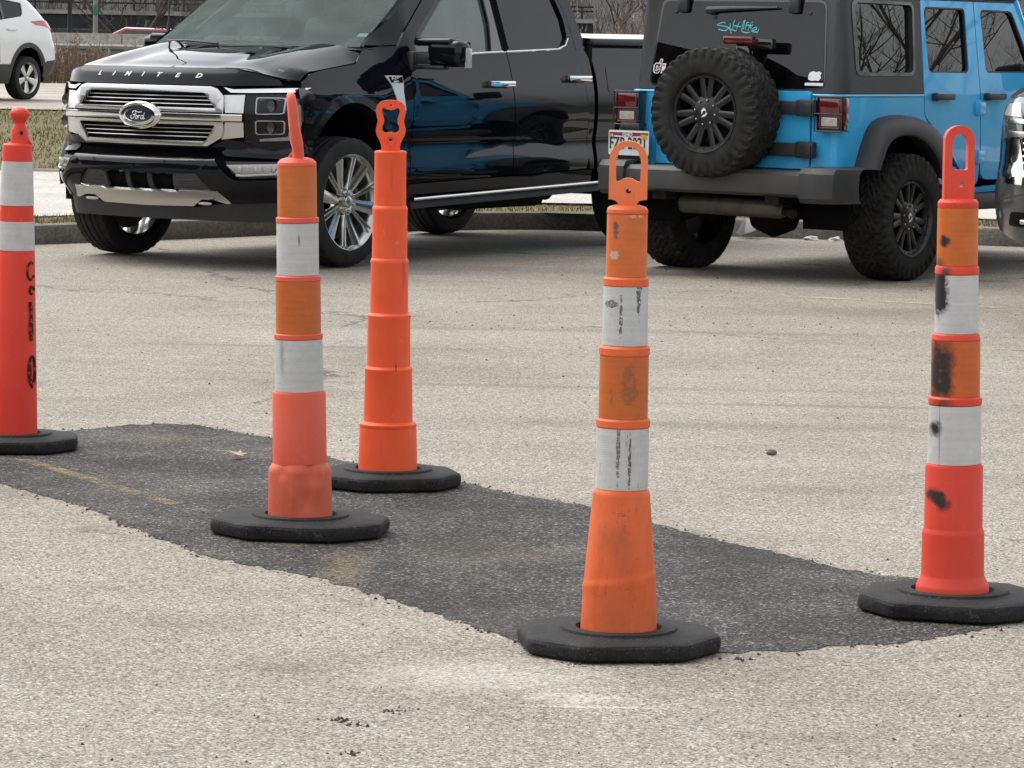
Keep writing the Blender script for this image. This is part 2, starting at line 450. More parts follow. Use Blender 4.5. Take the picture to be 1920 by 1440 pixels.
def mat_patch():
    n = NT('fresh_asphalt')
    p = n.n('ShaderNodeNewGeometry').outputs['Position']
    vo = n.n('ShaderNodeTexVoronoi'); vo.inputs['Scale'].default_value = 150; n.l(p, vo.inputs['Vector'])
    sep = n.n('ShaderNodeSeparateColor'); n.l(vo.outputs['Color'], sep.inputs[0])
    c = n.ramp(sep.outputs[0], [(0, (.006, .006, .006)), (.4, (.026, .026, .0255)), (.75, (.062, .061, .058)), (.93, (.12, .115, .107)), (1, (.28, .265, .24))])
    big = n.ramp(n.noise(p, 2.2, 6, .65), [(.3, .55), (.5, .95), (.75, 1.55)])
    c = n.mix(1.0, c, big, 'MULTIPLY')
    c = n.mix(1.0, c, (1.0, .975, .935), 'MULTIPLY')
    dust = n.ramp(n.noise(p, 1.1, 6, .7), [(.48, 0.0), (.85, .30)])
    c = n.mix(dust, c, (.20, .18, .15))
    for cc, rr, a in (((-.02, 9.75, 0), (.22, .22, 1), .12), ((-.45, 9.40, 0), (.05, .30, 1), .48), ((-.62, 9.95, 0), (.035, .12, 1), .4), ((-1.25, 12.45, 0), (.10, .09, 1), .3), ((-.72, 10.55, 0), (.04, .06, 1), .5)):
        c = n.mix(n.math('MULTIPLY', n.math('MULTIPLY', n.blob(p, cc, rr, .7, .9, 12), n.ramp(n.noise(p, 65, 4, .7), [(.42, 0.15), (.56, 1.0)])), a), c, (.27, .19, .09))
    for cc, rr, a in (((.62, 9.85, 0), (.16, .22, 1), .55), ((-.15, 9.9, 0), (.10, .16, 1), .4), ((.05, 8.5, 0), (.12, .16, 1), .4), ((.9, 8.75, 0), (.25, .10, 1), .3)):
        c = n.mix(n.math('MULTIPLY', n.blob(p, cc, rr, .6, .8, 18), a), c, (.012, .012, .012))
    c = n.mix(n.ramp(n.noise(p, 95, 3), [(.64, 0.0), (.72, .55)]), c, (.20, .195, .185))
    h = n.math('ADD', n.math('MULTIPLY', vo.outputs['Distance'], -1.0), n.math('MULTIPLY', n.noise(p, 55, 4), .7))
    n.bsdf(c, .85, 0, .3, normal=n.bump(h, .8, .006))
    return n.m
def mat_line(al):
    n = NT('worn_yellow_paint')
    p = n.n('ShaderNodeNewGeometry').outputs['Position']
    m = n.math('MULTIPLY', n.ramp(n.noise(p, 9, 6, .75), [(.42, 0.0), (.62, 1.0)]), n.ramp(n.noise(p, 90, 2), [(.35, 0.25), (.6, 1.0)]))
    b = n.n('ShaderNodeBsdfPrincipled'); b.inputs['Base Color'].default_value = (.60, .42, .13, 1); b.inputs['Roughness'].default_value = .85
    t = n.n('ShaderNodeBsdfTransparent')
    x = n.n('ShaderNodeMixShader'); n.l(n.math('MULTIPLY', m, al), x.inputs[0]); n.l(t.outputs[0], x.inputs[1]); n.l(b.outputs[0], x.inputs[2]); n.l(x.outputs[0], n.out.inputs[0])
    return n.m
def mat_ground(name, stops, scale, fine=60, rough=.9, bump=.4):
    n = NT(name)
    p = n.n('ShaderNodeNewGeometry').outputs['Position']
    c = n.ramp(n.noise(p, scale, 6, .65), stops)
    c = n.mix(1.0, c, n.ramp(n.noise(p, fine, 3), [(.25, .62), (.75, 1.35)]), 'MULTIPLY')
    n.bsdf(c, rough, 0, .2, normal=n.bump(n.noise(p, fine, 4), bump, .02))
    return n.m
MAT['asphalt'] = mat_asphalt(); MAT['patch'] = mat_patch(); MAT['line'] = mat_line(.45); MAT['line_far'] = mat_line(.95)
MAT['concrete'] = mat_ground('concrete', [(.3, (.34, .325, .295)), (.5, (.42, .40, .365)), (.75, (.48, .46, .425))], 1.2, 40, bump=.15)
MAT['kerb'] = mat_ground('kerb', [(.25, (.105, .098, .085)), (.5, (.165, .152, .13)), (.75, (.23, .215, .185))], 2.2, 45, bump=.3)
MAT['soil_grass'] = mat_ground('soil_grass', [(.3, (.080, .070, .030)), (.5, (.13, .110, .050)), (.75, (.19, .158, .080))], .9, 25, bump=.6)
MAT['gravel'] = mat_ground('gravel', [(.3, (.24, .21, .175)), (.5, (.34, .305, .26)), (.75, (.43, .40, .35))], .6, 18)
MAT['bank'] = mat_ground('bank', [(.3, (.028, .026, .024)), (.5, (.048, .044, .041)), (.75, (.075, .069, .065))], .35, 3)
MAT['barrier'] = mat_ground('barrier', [(.3, (.30, .285, .255)), (.5, (.38, .36, .32)), (.75, (.44, .42, .38))], .5, 9, bump=.1)
MAT['bark'] = mat_ground('bark', [(.3, (.055, .048, .043)), (.5, (.085, .075, .068)), (.75, (.125, .112, .102))], 3, 30)
MAT['galv'] = M_plain('galvanised', (.19, .195, .195), .6, .2, var=.25, vs=3)
MAT['bridge_dark'] = M_plain('bridge_steel', (.016, .018, .022), .7, var=.4, vs=.6)
MAT['bridge_deck'] = M_plain('bridge_concrete', (.26, .25, .23), .85, var=.3, vs=.4)

def kerb_y(x):
    return smooth_interp([(-60, 9), (-12, 17.0), (-5.5, 21.6), (-3.18, 23.95), (-2.4, 24.75), (-1.3, 26.0), (-.27, 26.75), (.69, 26.95), (1.52, 26.5), (2.32, 26.25), (3.63, 25.8), (6, 24.9), (12, 22.4), (60, 12)], x)
def ter_z(y):
    return interp([(24, .125), (27, .135), (31.5, .2), (48, .40), (67, .47), (90, .5), (95, .2), (120, .15), (138, -1.2), (170, -.6), (200, 5), (260, 9)], y)

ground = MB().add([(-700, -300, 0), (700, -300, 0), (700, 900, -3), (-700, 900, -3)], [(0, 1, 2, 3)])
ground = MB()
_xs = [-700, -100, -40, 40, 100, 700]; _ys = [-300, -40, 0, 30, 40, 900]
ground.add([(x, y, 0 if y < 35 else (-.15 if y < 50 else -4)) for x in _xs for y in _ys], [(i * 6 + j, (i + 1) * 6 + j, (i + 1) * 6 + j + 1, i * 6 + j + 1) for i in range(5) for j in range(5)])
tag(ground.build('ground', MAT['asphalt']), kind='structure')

# repaired strip of new asphalt, ragged rim
_pp = [(-1.65, 11.12), (-1.32, 10.59), (-1.01, 9.93), (-.83, 9.59), (-.51, 9.24), (-.38, 9.03), (-.26, 8.83), (-.12, 8.59), (.01, 8.34), (.10, 8.17), (.30, 8.12), (.50, 8.2), (.68, 8.24), (.79, 8.33), (.96, 8.38), (1.13, 8.53), (1.29, 8.75), (1.48, 9.16), (1.24, 9.40), (1.01, 9.47), (.76, 9.89), (.59, 10.14), (.46, 10.41), (.24, 10.80), (-.01, 11.09), (-.15, 11.34), (-.40, 11.62), (-.62, 11.93), (-.87, 12.51), (-1.02, 12.69), (-1.17, 12.88), (-1.30, 12.91), (-1.43, 12.85), (-1.60, 12.63), (-1.72, 12.54), (-1.81, 12.3), (-2.6, 12.6), (-3.4, 13.0), (-3.5, 12.4), (-2.5, 11.6)]
_q = dens(_pp, .025)
_q2 = []
for i, (x, y) in enumerate(_q):
    v = Vector((x * 9, y * 9, 1.3)); w = Vector((x * 34, y * 34, 5.1))
    _q2.append((x + .012 * noise.noise(v) + .016 * noise.noise(w) + rng.uniform(-.009, .009), y + .012 * noise.noise(v + Vector((7, 3, 2))) + .02 * noise.noise(w + Vector((1, 9, 4))) + rng.uniform(-.016, .016)))
mb = MB().panel(_q2, lambda u, v: (u, v, .0015), step=50, out=(0, 0, 1))
tag(mb.build('asphalt_patch', MAT['patch'], flat=True), kind='structure')

def line_strip(name, a, b, w, z):
    a = Vector((*a, z)); b = Vector((*b, z)); d = (b - a).normalized(); s = Vector((-d.y, d.x, 0)) * w / 2
    N = 10; m = MB()
    m.rings([[tuple(a.lerp(b, i / N) - s), tuple(a.lerp(b, i / N) + s)] for i in range(N + 1)], False)
    return tag(m.build(name, MAT['line' if a.y < 15 else 'line_far']), kind='structure')
line_strip('parking_line', (-1.66, 11.72), (-1.04, 10.66), .055, .004)
line_strip('parking_line', (1.62, 20.15), (2.75, 19.55), .09, .004)
line_strip('parking_line', (-.2, 22.2), (.85, 24.1), .09, .004)
line_strip('parking_line', (1.35, 25.2), (2.0, 26.5), .09, .004)
line_strip('parking_line', (2.2, 21.3), (4.2, 21.0), .09, .004)

# kerb with a rounded top edge
ks = [x / 4 for x in range(-160, 161)]
prof = [(0, -.02), (.012, .10), (.03, .128), (.06, .135), (.15, .135), (.15, -.02)]
mb = MB()
rr = []
for x in ks:
    y = kerb_y(x); d = Vector((.02, kerb_y(x + .01) - kerb_y(x - .01), 0)).normalized(); nn = Vector((-d.y, d.x, 0))
    j = .004 * noise.noise(Vector((x * 3, 0, 0)))
    rr.append([tuple(Vector((x, y, 0)) + nn * (o + j) + Vector((0, 0, h))) for o, h in prof])
mb.rings(rr, False)
tag(mb.build('kerb', MAT['kerb']), kind='structure')

# grass verge and the land behind it
mb = MB()
ys = [0, .4, 1, 2, 4, 6, 9, 14, 20, 28, 36, 44, 55, 64, 70, 80, 88, 95]
xs = [-200, -120, -60] + [x for x in range(-40, 42, 2)] + [60, 120, 200]
for i, x in enumerate(xs):
    y0 = kerb_y(max(-40, min(40, x))) + .149
    for j, t in enumerate(ys):
        y = y0 + t * (260 - y0) / 235
        mb.v.append((x, y, (.131 if j == 0 else max(.131, ter_z(y)) if y < 90 else ter_z(y)) + (.03 * noise.noise(Vector((x * .3, y * .3, 0))) if 1 < j else 0)))
nyy = len(ys)
mb.f += [(i * nyy + j, (i + 1) * nyy + j, (i + 1) * nyy + j + 1, i * nyy + j + 1) for i in range(len(xs) - 1) for j in range(nyy - 1)]
land = tag(mb.build('lawn', MAT['soil_grass']), kind='structure')
def sheet(name, x0, x1, near, far, lift, mat, n=60, m=8):
    mb = MB()
    def fn(u, v):
        x = x0 + (x1 - x0) * u; a, b = near(x), far(x); y = a + (b - a) * v
        return (x, y, max(.131, ter_z(y)) + lift)
    mb.grid(fn, n, m)
    return tag(mb.build(name, mat), kind='structure')
sheet('concrete_path', -30, 30, lambda x: kerb_y(x) + 1.15, lambda x: 31.2 + .16 * (-x - 4.0) if x < -2 else 30.88, .012, MAT['concrete'])
sheet('path_kerb', -30, 30, lambda x: 31.2 + .16 * (-x - 4.0) if x < -2 else 30.88, lambda x: (31.2 + .16 * (-x - 4.0) if x < -2 else 30.88) + .22, .03, MAT['kerb'])
sheet('wooded_bank', -190, 190, lambda x: 116, lambda x: 258, .0, MAT['bank'], 40, 24)
sheet('gravel_lot', -60, 40, lambda x: 47.6, lambda x: 67.5, .015, MAT['gravel'])

def mat_straw(name, cols, rough=.8):
    n = NT(name)
    oi = n.n('ShaderNodeNewGeometry').outputs['Random Per Island']
    c = n.ramp(oi, [(i / (len(cols) - 1), q) for i, q in enumerate(cols)])
    n.bsdf(c, rough, 0, .2)
    return n.m
MAT['grass'] = mat_straw('winter_grass', [(.085, .090, .026), (.145, .132, .050), (.22, .18, .088), (.29, .235, .13), (.13, .115, .045)])
MAT['reed'] = mat_straw('dry_reed', [(.10, .066, .046), (.16, .108, .080), (.22, .155, .115), (.13, .088, .066)])
MAT['plume'] = mat_straw('reed_plume', [(.26, .20, .145), (.34, .275, .205), (.19, .145, .105)])
MAT['twig'] = mat_straw('twig', [(.060, .050, .045), (.11, .093, .082), (.17, .15, .135), (.085, .070, .062)])

def blade(mb, x, y, z, h, w, lean, a):
    dx, dy = math.cos(a) * w, math.sin(a) * w
    lx, ly = math.cos(a + 1.9) * lean, math.sin(a + 1.9) * lean
    mb.add([(x - dx, y - dy, z), (x + dx, y + dy, z), (x + lx, y + ly, z + h)], [(0, 1, 2)])
mb = MB()
for _ in range(14000):
    x = rng.uniform(-5, 5.5); y = kerb_y(x) + .16 + rng.random() ** 1.3 * 1.02
    blade(mb, x, y, .125, rng.uniform(.015, .05), rng.uniform(.003, .006), rng.uniform(0, .04), rng.uniform(0, 6.28))
for _ in range(17000):
    t = rng.random(); y = 31.5 + t * 16; x = rng.uniform(-8.3, -2.6)
    if y < 31.3 + .16 * (-x - 4) + .3: continue
    blade(mb, x, y, ter_z(y) - .01, rng.uniform(.02, .07), rng.uniform(.005, .011), rng.uniform(0, .06), rng.uniform(0, 6.28))
tag(mb.build('grass', MAT['grass'], flat=True), kind='stuff')

# dry reeds in front of the highway
mb = MB(); pl = MB()
for i in range(9000):
    x = rng.uniform(-16, 5); y = rng.uniform(67.3, 73)
    dn = noise.noise(Vector((x * .8, y * .4, 3)))
    if dn < -.25 and rng.random() < .6: continue
    hgt = rng.uniform(.28, .60) * (1 + .45 * dn)
    if rng.random() < .10: hgt *= 1.45
    if x > .5 and rng.random() < .05: hgt *= rng.uniform(1.8, 3.2)
    z = ter_z(y)
    a = rng.uniform(0, 6.28); lx, ly = rng.gauss(0, .10) * hgt, rng.gauss(0, .10) * hgt
    w = rng.uniform(.004, .010)
    mb.add([(x - w, y, z), (x + w, y + w, z), (x + lx + w * .6, y + ly, z + hgt), (x + lx - w * .6, y + ly, z + hgt)], [(0, 1, 2, 3)])
    for k in range(rng.choice((0, 1, 1, 2, 3))):
        t = rng.uniform(.3, .9); s = rng.uniform(.05, .16); b = rng.choice((-1, 1))
        bx, by, bz = x + lx * t, y + ly * t, z + hgt * t
        mb.add([(bx, by, bz), (bx + b * s, by, bz + s * rng.uniform(.2, 1)), (bx, by, bz + .03)], [(0, 1, 2)])
    if (x > .5 and hgt > .95) or rng.random() < .04:
        pz = z + hgt
        for k in range(16):
            q = rng.random(); s = .055 * math.sin(math.pi * min(1, q + .12)) + .008; b = rng.uniform(0, 6.28)
            cx, cy, cz = x + lx, y + ly, pz - .10 + q * .34
            pl.add([(cx, cy, cz), (cx + math.cos(b) * s, cy + math.sin(b) * s, cz + .03), (cx + math.cos(b + .5) * s * .7, cy + math.sin(b + .5) * s * .7, cz + .075)], [(0, 1, 2)])
reeds = tag(mb.build('dry_reeds', MAT['reed'], flat=True), kind='stuff')
pl.build('plumes', MAT['plume'], reeds, flat=True)

# far wood beyond the highway
def wood_tree(mb, x, y, z, h, r, rg, depth=4):
    def br(p, d, L, r, k):
        n = 3; pts = [p]; q = p.copy(); dd = d.copy()
        for i in range(n):
            dd = (dd + Vector((rg.gauss(0, .12), rg.gauss(0, .12), rg.gauss(.05, .08)))).normalized()
            q = q + dd * L / n; pts.append(q.copy())
        mb.tube(pts, [r * (1 - .5 * i / n) for i in range(n + 1)], 3 if k < depth else 5, cap=False)
        if k > 0:
            for _ in range(rg.choice((2, 3, 3))):
                t = rg.uniform(.35, 1); b = pts[0].lerp(pts[-1], t)
                nd = (dd + Vector((rg.gauss(0, .75), rg.gauss(0, .75), rg.gauss(.2, .4)))).normalized()
                br(b, nd, L * rg.uniform(.5, .8), r * .5, k - 1)
    br(Vector((x, y, z)), Vector((0, 0, 1)), h * .45, r, depth)
mb = MB()
for i in range(210):
    x = rng.uniform(-48, 26); y = rng.uniform(160, 188)
    wood_tree(mb, x, y, ter_z(y) - .3, rng.uniform(5, 10), rng.uniform(.05, .14), rng, 3)
for i in range(2600):
    x = rng.uniform(-45, 24); y = rng.uniform(156, 186); z = ter_z(y); h = rng.uniform(1.5, 5)
    l = rng.gauss(0, .25) * h
    w = rng.uniform(.012, .035)
    mb.add([(x - w, y, z), (x + w, y, z), (x + l, y, z + h)], [(0, 1, 2)])
tag(mb.build('far_woods', MAT['twig'], flat=True), kind='stuff')

def bare_tree(x, y, z, h, r, label, seed, depth=5, spread=.62, group='bare winter trees'):
    rg = random.Random(seed)
    t = thing('bare_tree', label, 'tree', (x, y, z), 0, group)
    trunk = MB(); crown = MB()
    def br(p, d, L, r, k, mb):
        n = 4; pts = [p]; q = p.copy(); dd = d.copy()
        for i in range(n):
            dd = (dd + Vector((rg.gauss(0, .10), rg.gauss(0, .10), .05))).normalized()
            q = q + dd * L / n; pts.append(q.copy())
        mb.tube(pts, [r * (1 - .45 * i / n) for i in range(n + 1)], 4 if k < depth - 1 else 8, cap=False)
        if k > 0:
            for c in range(rg.choice((2, 3, 3, 4))):
                f = rg.uniform(.3, 1) if k < depth else rg.uniform(.45, 1)
                b = pts[0].lerp(pts[-1], f)
                nd = (dd * .7 + Vector((rg.gauss(0, spread), rg.gauss(0, spread), rg.gauss(.25, .3)))).normalized()
                br(b, nd, L * rg.uniform(.55, .85), r * .52, k - 1, crown)
    br(Vector((0, 0, -.1)), Vector((rg.gauss(0, .05), rg.gauss(0, .05), 1)), h * .28, r, depth, trunk)
    trunk.build('trunk', MAT['bark'], t); crown.build('crown', MAT['bark'], t, flat=True)
    return t
bare_tree(-11.6, 107, -.2, 8, .12, 'bare winter tree with a leaning forked trunk behind the concrete highway barrier', 4, 6)
bare_tree(-10.4, 112, -.2, 7, .10, 'slimmer bare tree just right of the forked trunk, in front of the dark bridge', 9, 6)
bare_tree(-13.6, 115, -.2, 7, .09, 'twiggy bare tree between the sign post and the forked trunk', 15, 6)
bare_tree(-8.9, 104, -.2, 5, .05, 'thin pale sapling beside the pickup windscreen, in front of the bridge', 12, 5)
bare_tree(17.5, 27.7, .2, 7.6, .11, 'bare low branching tree beyond the blue off-roader, mirrored in its rear side window', 21, 6, .75)
bare_tree(33.0, 36.0, .3, 8, .055, 'bare tree farther off beside the road, mirrored in the blue rear door window', 33, 6, .7)
bare_tree(40.5, 40.6, .3, 7, .06, 'farthest bare tree on the right, mirrored in the blue front door window', 38, 6, .7)
# unseen building added off to the left, roof shaped for the rear-glass reflection
bd = thing('building', 'long dark brick building with a sloping roof, added out of view to shape the dark rear-glass reflection', 'building', (-23.0, 14.2, 0), rad(20))
MB().box((-4, 0, 3.2), (8, 26, 6.4)).build('wall', mat_ground('dark_brick', [(.3, (.035, .028, .025)), (.6, (.06, .045, .04))], 1.5, 12), bd, flat=True)
MB().prism([(-13.4, 6.4), (13.4, 6.4), (13.4, 5.6), (13.2, 5.6), (3.0, 6.95), (-2.4, 7.45), (-13.4, 7.6)][::-1] if False else [(-13.4, 6.4), (13.4, 6.4), (13.2, 6.55), (1.5, 7.12), (-1.2, 7.30), (-4, 7.36), (-13.2, 7.4)], 8.6, Matrix(((0, 0, -1, .3), (-1, 0, 0, 0), (0, 1, 0, 0), (0, 0, 0, 1)))).build('roof', mat_ground('roof_felt', [(.3, (.03, .03, .03)), (.6, (.045, .045, .045))], 1.5, 12), bd, flat=True)
for k in range(6):
    f = MB().box((.03, -10 + k * 4, 2.1), (.08, 1.6, 1.6)).build('window', MAT['void'], bd, flat=True)
    MB().box((.06, -10 + k * 4, 1.27), (.14, 1.8, .08)).build('sill', MAT['barrier'], f, flat=True)

# highway furniture
br_ = thing('concrete_barrier', 'long low beige concrete barrier along the highway behind the dry reeds', 'barrier', (0, 88, .45))
for k in range(22):
    x0 = -40 + k * 3.0
    MB().rings([[(x0 + e, o, h) for o, h in ((-.30, 0), (-.30, .08), (-.17, .30), (-.11, 1.02), (.11, 1.02), (.17, .30), (.30, .08), (.30, 0))] for e in (.012, 2.988)], True, (True, True)).build('barrier_segment', MAT['barrier'], br_, flat=True)
gr = thing('guardrail', 'grey steel guardrail on short posts, in front of the concrete barrier', 'guardrail', (0, 79, .48))
MB().rings([[(x, o, h) for o, h in ((0, .42), (-.06, .46), (-.06, .52), (0, .56), (0, .60), (-.06, .64), (-.06, .70), (0, .74))] for x in (-40, 20)], False).build('rail_beam', MAT['galv'], gr, solid=.006)
for k in range(30):
    MB().rbox((-39 + k * 2, .10, .34), (.14, .18, .72), .02).build('rail_post', MAT['galv'], gr)
sp = thing('sign_post', 'grey steel sign post with a small green plate, behind the barrier', 'sign post', (-11.05, 91, .3))
MB().lathe([(0, .065), (6.5, .055)], 12, cap=(True, True)).build('pole', MAT['galv'], sp)
MB().rbox((0, -.08, 1.77), (.12, .02, .26), .004).build('plate', M_plain('sign_green', (.02, .16, .10), .5, var=.1), sp)
MB().rbox((0, 0, .05), (.35, .35, .1), .01).build('base_plate', MAT['galv'], sp)
lp = thing('lamp_post', 'thin dark lamp post in front of the overpass, left of the sign post', 'lamp post', (-15.2, 118, .0))
MB().lathe([(0, .09), (2.55, .07)], 10, cap=(True, True)).build('pole', MAT['bridge_dark'], lp)
MB().rbox((-.28, 0, 2.55), (.85, .3, .12), .04).build('lamp_head', MAT['bridge_dark'], lp)
# overpass
ov = thing('overpass_bridge', 'dark steel girder highway overpass crossing behind the bare trees', 'bridge', (-14, 140, 0), rad(-1.2))
MB().box((0, 0, 2.30), (34, 7, .16)).build('deck', MAT['bridge_deck'], ov, flat=True)
gm = MB().box((0, -3.2, 1.94), (34, .3, .56)).box((0, 3.2, 1.94), (34, .3, .56)).box((0, 0, 2.0), (34, .3, .44))
for k in range(18): gm.box((-16.6 + k * 1.95, -3.36, 1.94), (.06, .05, .5))
gm.build('girder', MAT['bridge_dark'], ov, flat=True)
rm = MB().tube([(-17, -3.4, 2.86), (17, -3.4, 2.86)], .05, 6).tube([(-17, -3.4, 2.68), (17, -3.4, 2.68)], .04, 6)
for k in range(18): rm.box((-16.6 + k * 1.95, -3.4, 2.62), (.09, .07, .5))
rm.build('railing', MAT['bridge_dark'], ov, flat=True)
for x in (-13.5, -8.2, -1.6, 4.6, 11.5):
    MB().box((x, 0, .1), (.85, 5.6, 3.1)).build('pier', MAT['bridge_dark'], ov, flat=True)
MB().box((0, 6.0, .3), (40, .4, 2.6)).build('abutment', MAT['bridge_dark'], ov, flat=True)
MB().box((0, -4.5, .9), (34, .3, 1.45)).build('parapet', M_plain('parapet', (.055, .052, .050), .9, var=.3, vs=1), ov, flat=True)

# small things lying on the ground
lf = MB()
_l = [(0, 0), (.018, .012), (.05, .006), (.035, .022), (.06, .045), (.03, .04), (.012, .075), (-.002, .045), (-.03, .06), (-.022, .03), (-.055, .02), (-.022, .012)]
lf.panel([(a * .85, b * .85) for a, b in _l], lambda u, v: (u, v, .012 + .9 * u * u * 4 + .25 * v * v * 8), step=.02)
o = lf.build('fallen_leaf', M_plain('dry_leaf', (.40, .28, .19), .8, var=.3, vs=60), solid=.001)
o.location = (-.92, 11.84, .004); o.rotation_euler = (.1, .05, 1.2)
tag(o, 'dry tan leaf lying alone on the dark asphalt patch', 'leaf')
def stone(x, y, r, m, label, seed):
    bm = bmesh.new(); bmesh.ops.create_icosphere(bm, subdivisions=3, radius=r)
    for v in bm.verts: v.co *= 1 + .35 * noise.noise(v.co * (1.4 / r) + Vector((seed, 0, 0))); v.co.z *= .75
    me = bpy.data.meshes.new('stone'); bm.to_mesh(me); bm.free(); me.materials.append(m)
    o = bpy.data.objects.new('stone', me); COL.objects.link(o); o.location = (x, y, r * .55)
    return tag(o, label, 'stone')
stone(.93, 12.28, .017, M_plain('stone_grey', (.12, .105, .09), .9, var=.4, vs=40), 'small brown stone lying on the pale asphalt between the two right-hand posts', 2)
pm = MB().panel([(0, 0), (.16, .02), (.15, .17), (.02, .15)], lambda u, v: (u, v, .03 + .35 * abs(u - .07) + .10 * math.sin(v * 30)), step=.03)
o = pm.build('paper_scrap', MAT['white_mark'], solid=.001); o.location = (1.72, 26.15, .0); o.rotation_euler = (.55, 0, .4)
tag(o, 'crumpled white paper scrap against the kerb under the blue off-roader', 'litter')
for k, (x, y) in enumerate(((2.25, 26.15), (2.42, 26.08), (2.62, 26.02))):
    bm = bmesh.new(); bmesh.ops.create_icosphere(bm, subdivisions=3, radius=.045)
    for v in bm.verts: v.co *= 1 + .6 * noise.noise(v.co * 30 + Vector((k * 7.0, 0, 0))); v.co.z *= .5; v.co.x *= 1.3 - .3 * k
    me = bpy.data.meshes.new('snow_clump'); bm.to_mesh(me); bm.free(); me.materials.append(M_plain('old_snow', (.50, .51, .51), .85, var=.3, vs=30))
    o = bpy.data.objects.new('snow_clump', me); COL.objects.link(o); o.location = (x, y, .008)
    tag(o, ('leftmost', 'middle', 'rightmost')[k] + ' lump of melting snow at the kerb foot behind the blue off-roader', 'snow', 'old snow lumps at the kerb')
# dark crumbs scattered over the asphalt (uncountable)
mb = MB()
def crumb(x, y, r):
    vs = [(x + r * rng.uniform(.6, 1.3) * math.cos(a), y + r * rng.uniform(.6, 1.3) * math.sin(a), -.001) for a in (0, 1.26, 2.5, 3.8, 5.0)] + [(x + rng.uniform(-.3, .3) * r, y + rng.uniform(-.3, .3) * r, r * rng.uniform(.5, 1.1))]
    mb.add(vs, [(i, (i + 1) % 5, 5) for i in range(5)])
for _ in range(620):
    y = 6.3 + 17 * rng.random() ** 1.4; x = rng.uniform(-.17, .17) * y
    crumb(x, y, rng.choice((.0014, .0014, .002, .002, .003, .0045)) * (1 + y / 22))
for _ in range(130): crumb(rng.gauss(1.6, .55), rng.gauss(16.5, 1.6), rng.uniform(.002, .006))
for _ in range(70): crumb(rng.gauss(.25, .9), rng.gauss(17.8, .35), rng.uniform(.003, .009))
for cx, cy in ((-.36, 7.29), (-.25, 7.41), (-.31, 7.25), (-.32, 6.95), (.16, 8.02), (.36, 8.05), (.55, 8.12)):
    for _ in range(16): crumb(rng.gauss(cx, .018), rng.gauss(cy, .012), rng.uniform(.002, .007))
for i in range(0, len(_q2), 2):
    x, y = _q2[i]
    for _ in range(2): crumb(x + rng.gauss(0, .02), y + rng.gauss(0, .03), rng.uniform(.003, .008))
tag(mb.build('pavement_crumbs', M_plain('tar_crumb', (.035, .033, .031), .9, var=.5, vs=30), flat=True), kind='stuff')

# ---------------------------------------------------------------- the five traffic posts
def mat_plastic(name, col, fade, stains=(), streak=.25, rough=.5):
    n = NT(name); p = n.pos()
    c = n.mix(n.ramp(n.noise(p, 7, 5), [(.35, 0.0), (.75, 1.0)]), col, fade)
    grime = n.ramp(n.noise(n.mapv(p, scale=(1, 1, .22)), 26, 5, .7), [(.55, 0.0), (.82, 1.0)])
    c = n.mix(n.math('MULTIPLY', grime, streak), c, (.10, .045, .03))
    for cc, rr, a, sc, soft in stains:
        c = n.mix(n.math('MULTIPLY', n.blob(p, cc, rr, soft, .75, 60), a), c, sc)
    sx = n.ramp(n.noise(n.mapv(p, scale=(1, 1, .12)), 90, 6, .8), [(.610, 0.0), (.645, 1.0)])
    sy = n.ramp(n.noise(n.mapv(p, rot=(.4, .5, 0), scale=(.15, 1, 1)), 70, 6, .8), [(.63, 0.0), (.66, 1.0)])
    c = n.mix(n.math('MULTIPLY', n.math('ADD', sx, sy, True), streak * 1.3), c, (.075, .035, .028))
    pale = n.ramp(n.noise(n.mapv(p, scale=(1, 1, .3)), 48, 6, .75), [(.62, 0.0), (.70, 1.0)])
    c = n.mix(n.math('MULTIPLY', pale, .28), c, (.80, .38, .28))
    h = n.noise(p, 220, 2)
    n.bsdf(c, n.math('ADD', rough - .06, n.math('MULTIPLY', n.noise(p, 14, 4), .16)), 0, .4, normal=n.bump(h, .10, .002))
    return n.m
def mat_sheet(name, col, stains=(), scuff=0.0, scuffcol=(.06, .055, .05), hatch=.09):
    n = NT(name); p = n.pos()
    # prismatic sheeting: fine diagonal cells and soft horizontal banding
    a = n.n('ShaderNodeTexWave', wave_type='BANDS', bands_direction='DIAGONAL'); a.inputs['Scale'].default_value = 110; a.inputs['Distortion'].default_value = .4; n.l(p, a.inputs[0])
    b = n.noise(n.mapv(p, scale=(1.5, 1.5, 34)), 3.2, 3)
    c = n.mix(1.0, col, n.ramp(a.outputs[0], [(0, 1 - hatch), (1, 1 + hatch * .6)]), 'MULTIPLY')
    c = n.mix(1.0, c, n.ramp(b, [(.3, .93), (.7, 1.04)]), 'MULTIPLY')
    c = n.mix(1.0, c, n.ramp(n.noise(p, 18, 5, .7), [(.35, .88), (.7, 1.05)]), 'MULTIPLY')
    if scuff:
        s1 = n.ramp(n.noise(n.mapv(p, scale=(1, 1, .16)), 75, 6, .8), [(.60, 0.0), (.63, 1.0)])
        s2 = n.ramp(n.noise(p, 55, 6, .78), [(.63, 0.0), (.655, 1.0)])
        sm = n.math('MULTIPLY', n.math('ADD', s1, s2, True), n.ramp(n.noise(p, 9, 3), [(.42, 0.0), (.62, 1.0)]))
        c = n.mix(n.math('MULTIPLY', sm, scuff), c, scuffcol)
    for cc, rr, al, sc, soft in stains:
        mk = n.blob(p, cc, rr, .12 if scuff > .45 else soft, .9 if scuff > .45 else .7, 85 if scuff > .45 else 60)
        if scuff > .45: mk = n.math('MULTIPLY', mk, n.ramp(n.noise(p, 130, 4, .7), [(.40, 0.0), (.47, 1.0)]))
        c = n.mix(n.math('MULTIPLY', mk, al), c, sc)
    n.bsdf(c, .38, 0, .5, normal=n.bump(n.noise(p, 160, 2), .12, .002))
    return n.m
BLK = (.012, .012, .012)
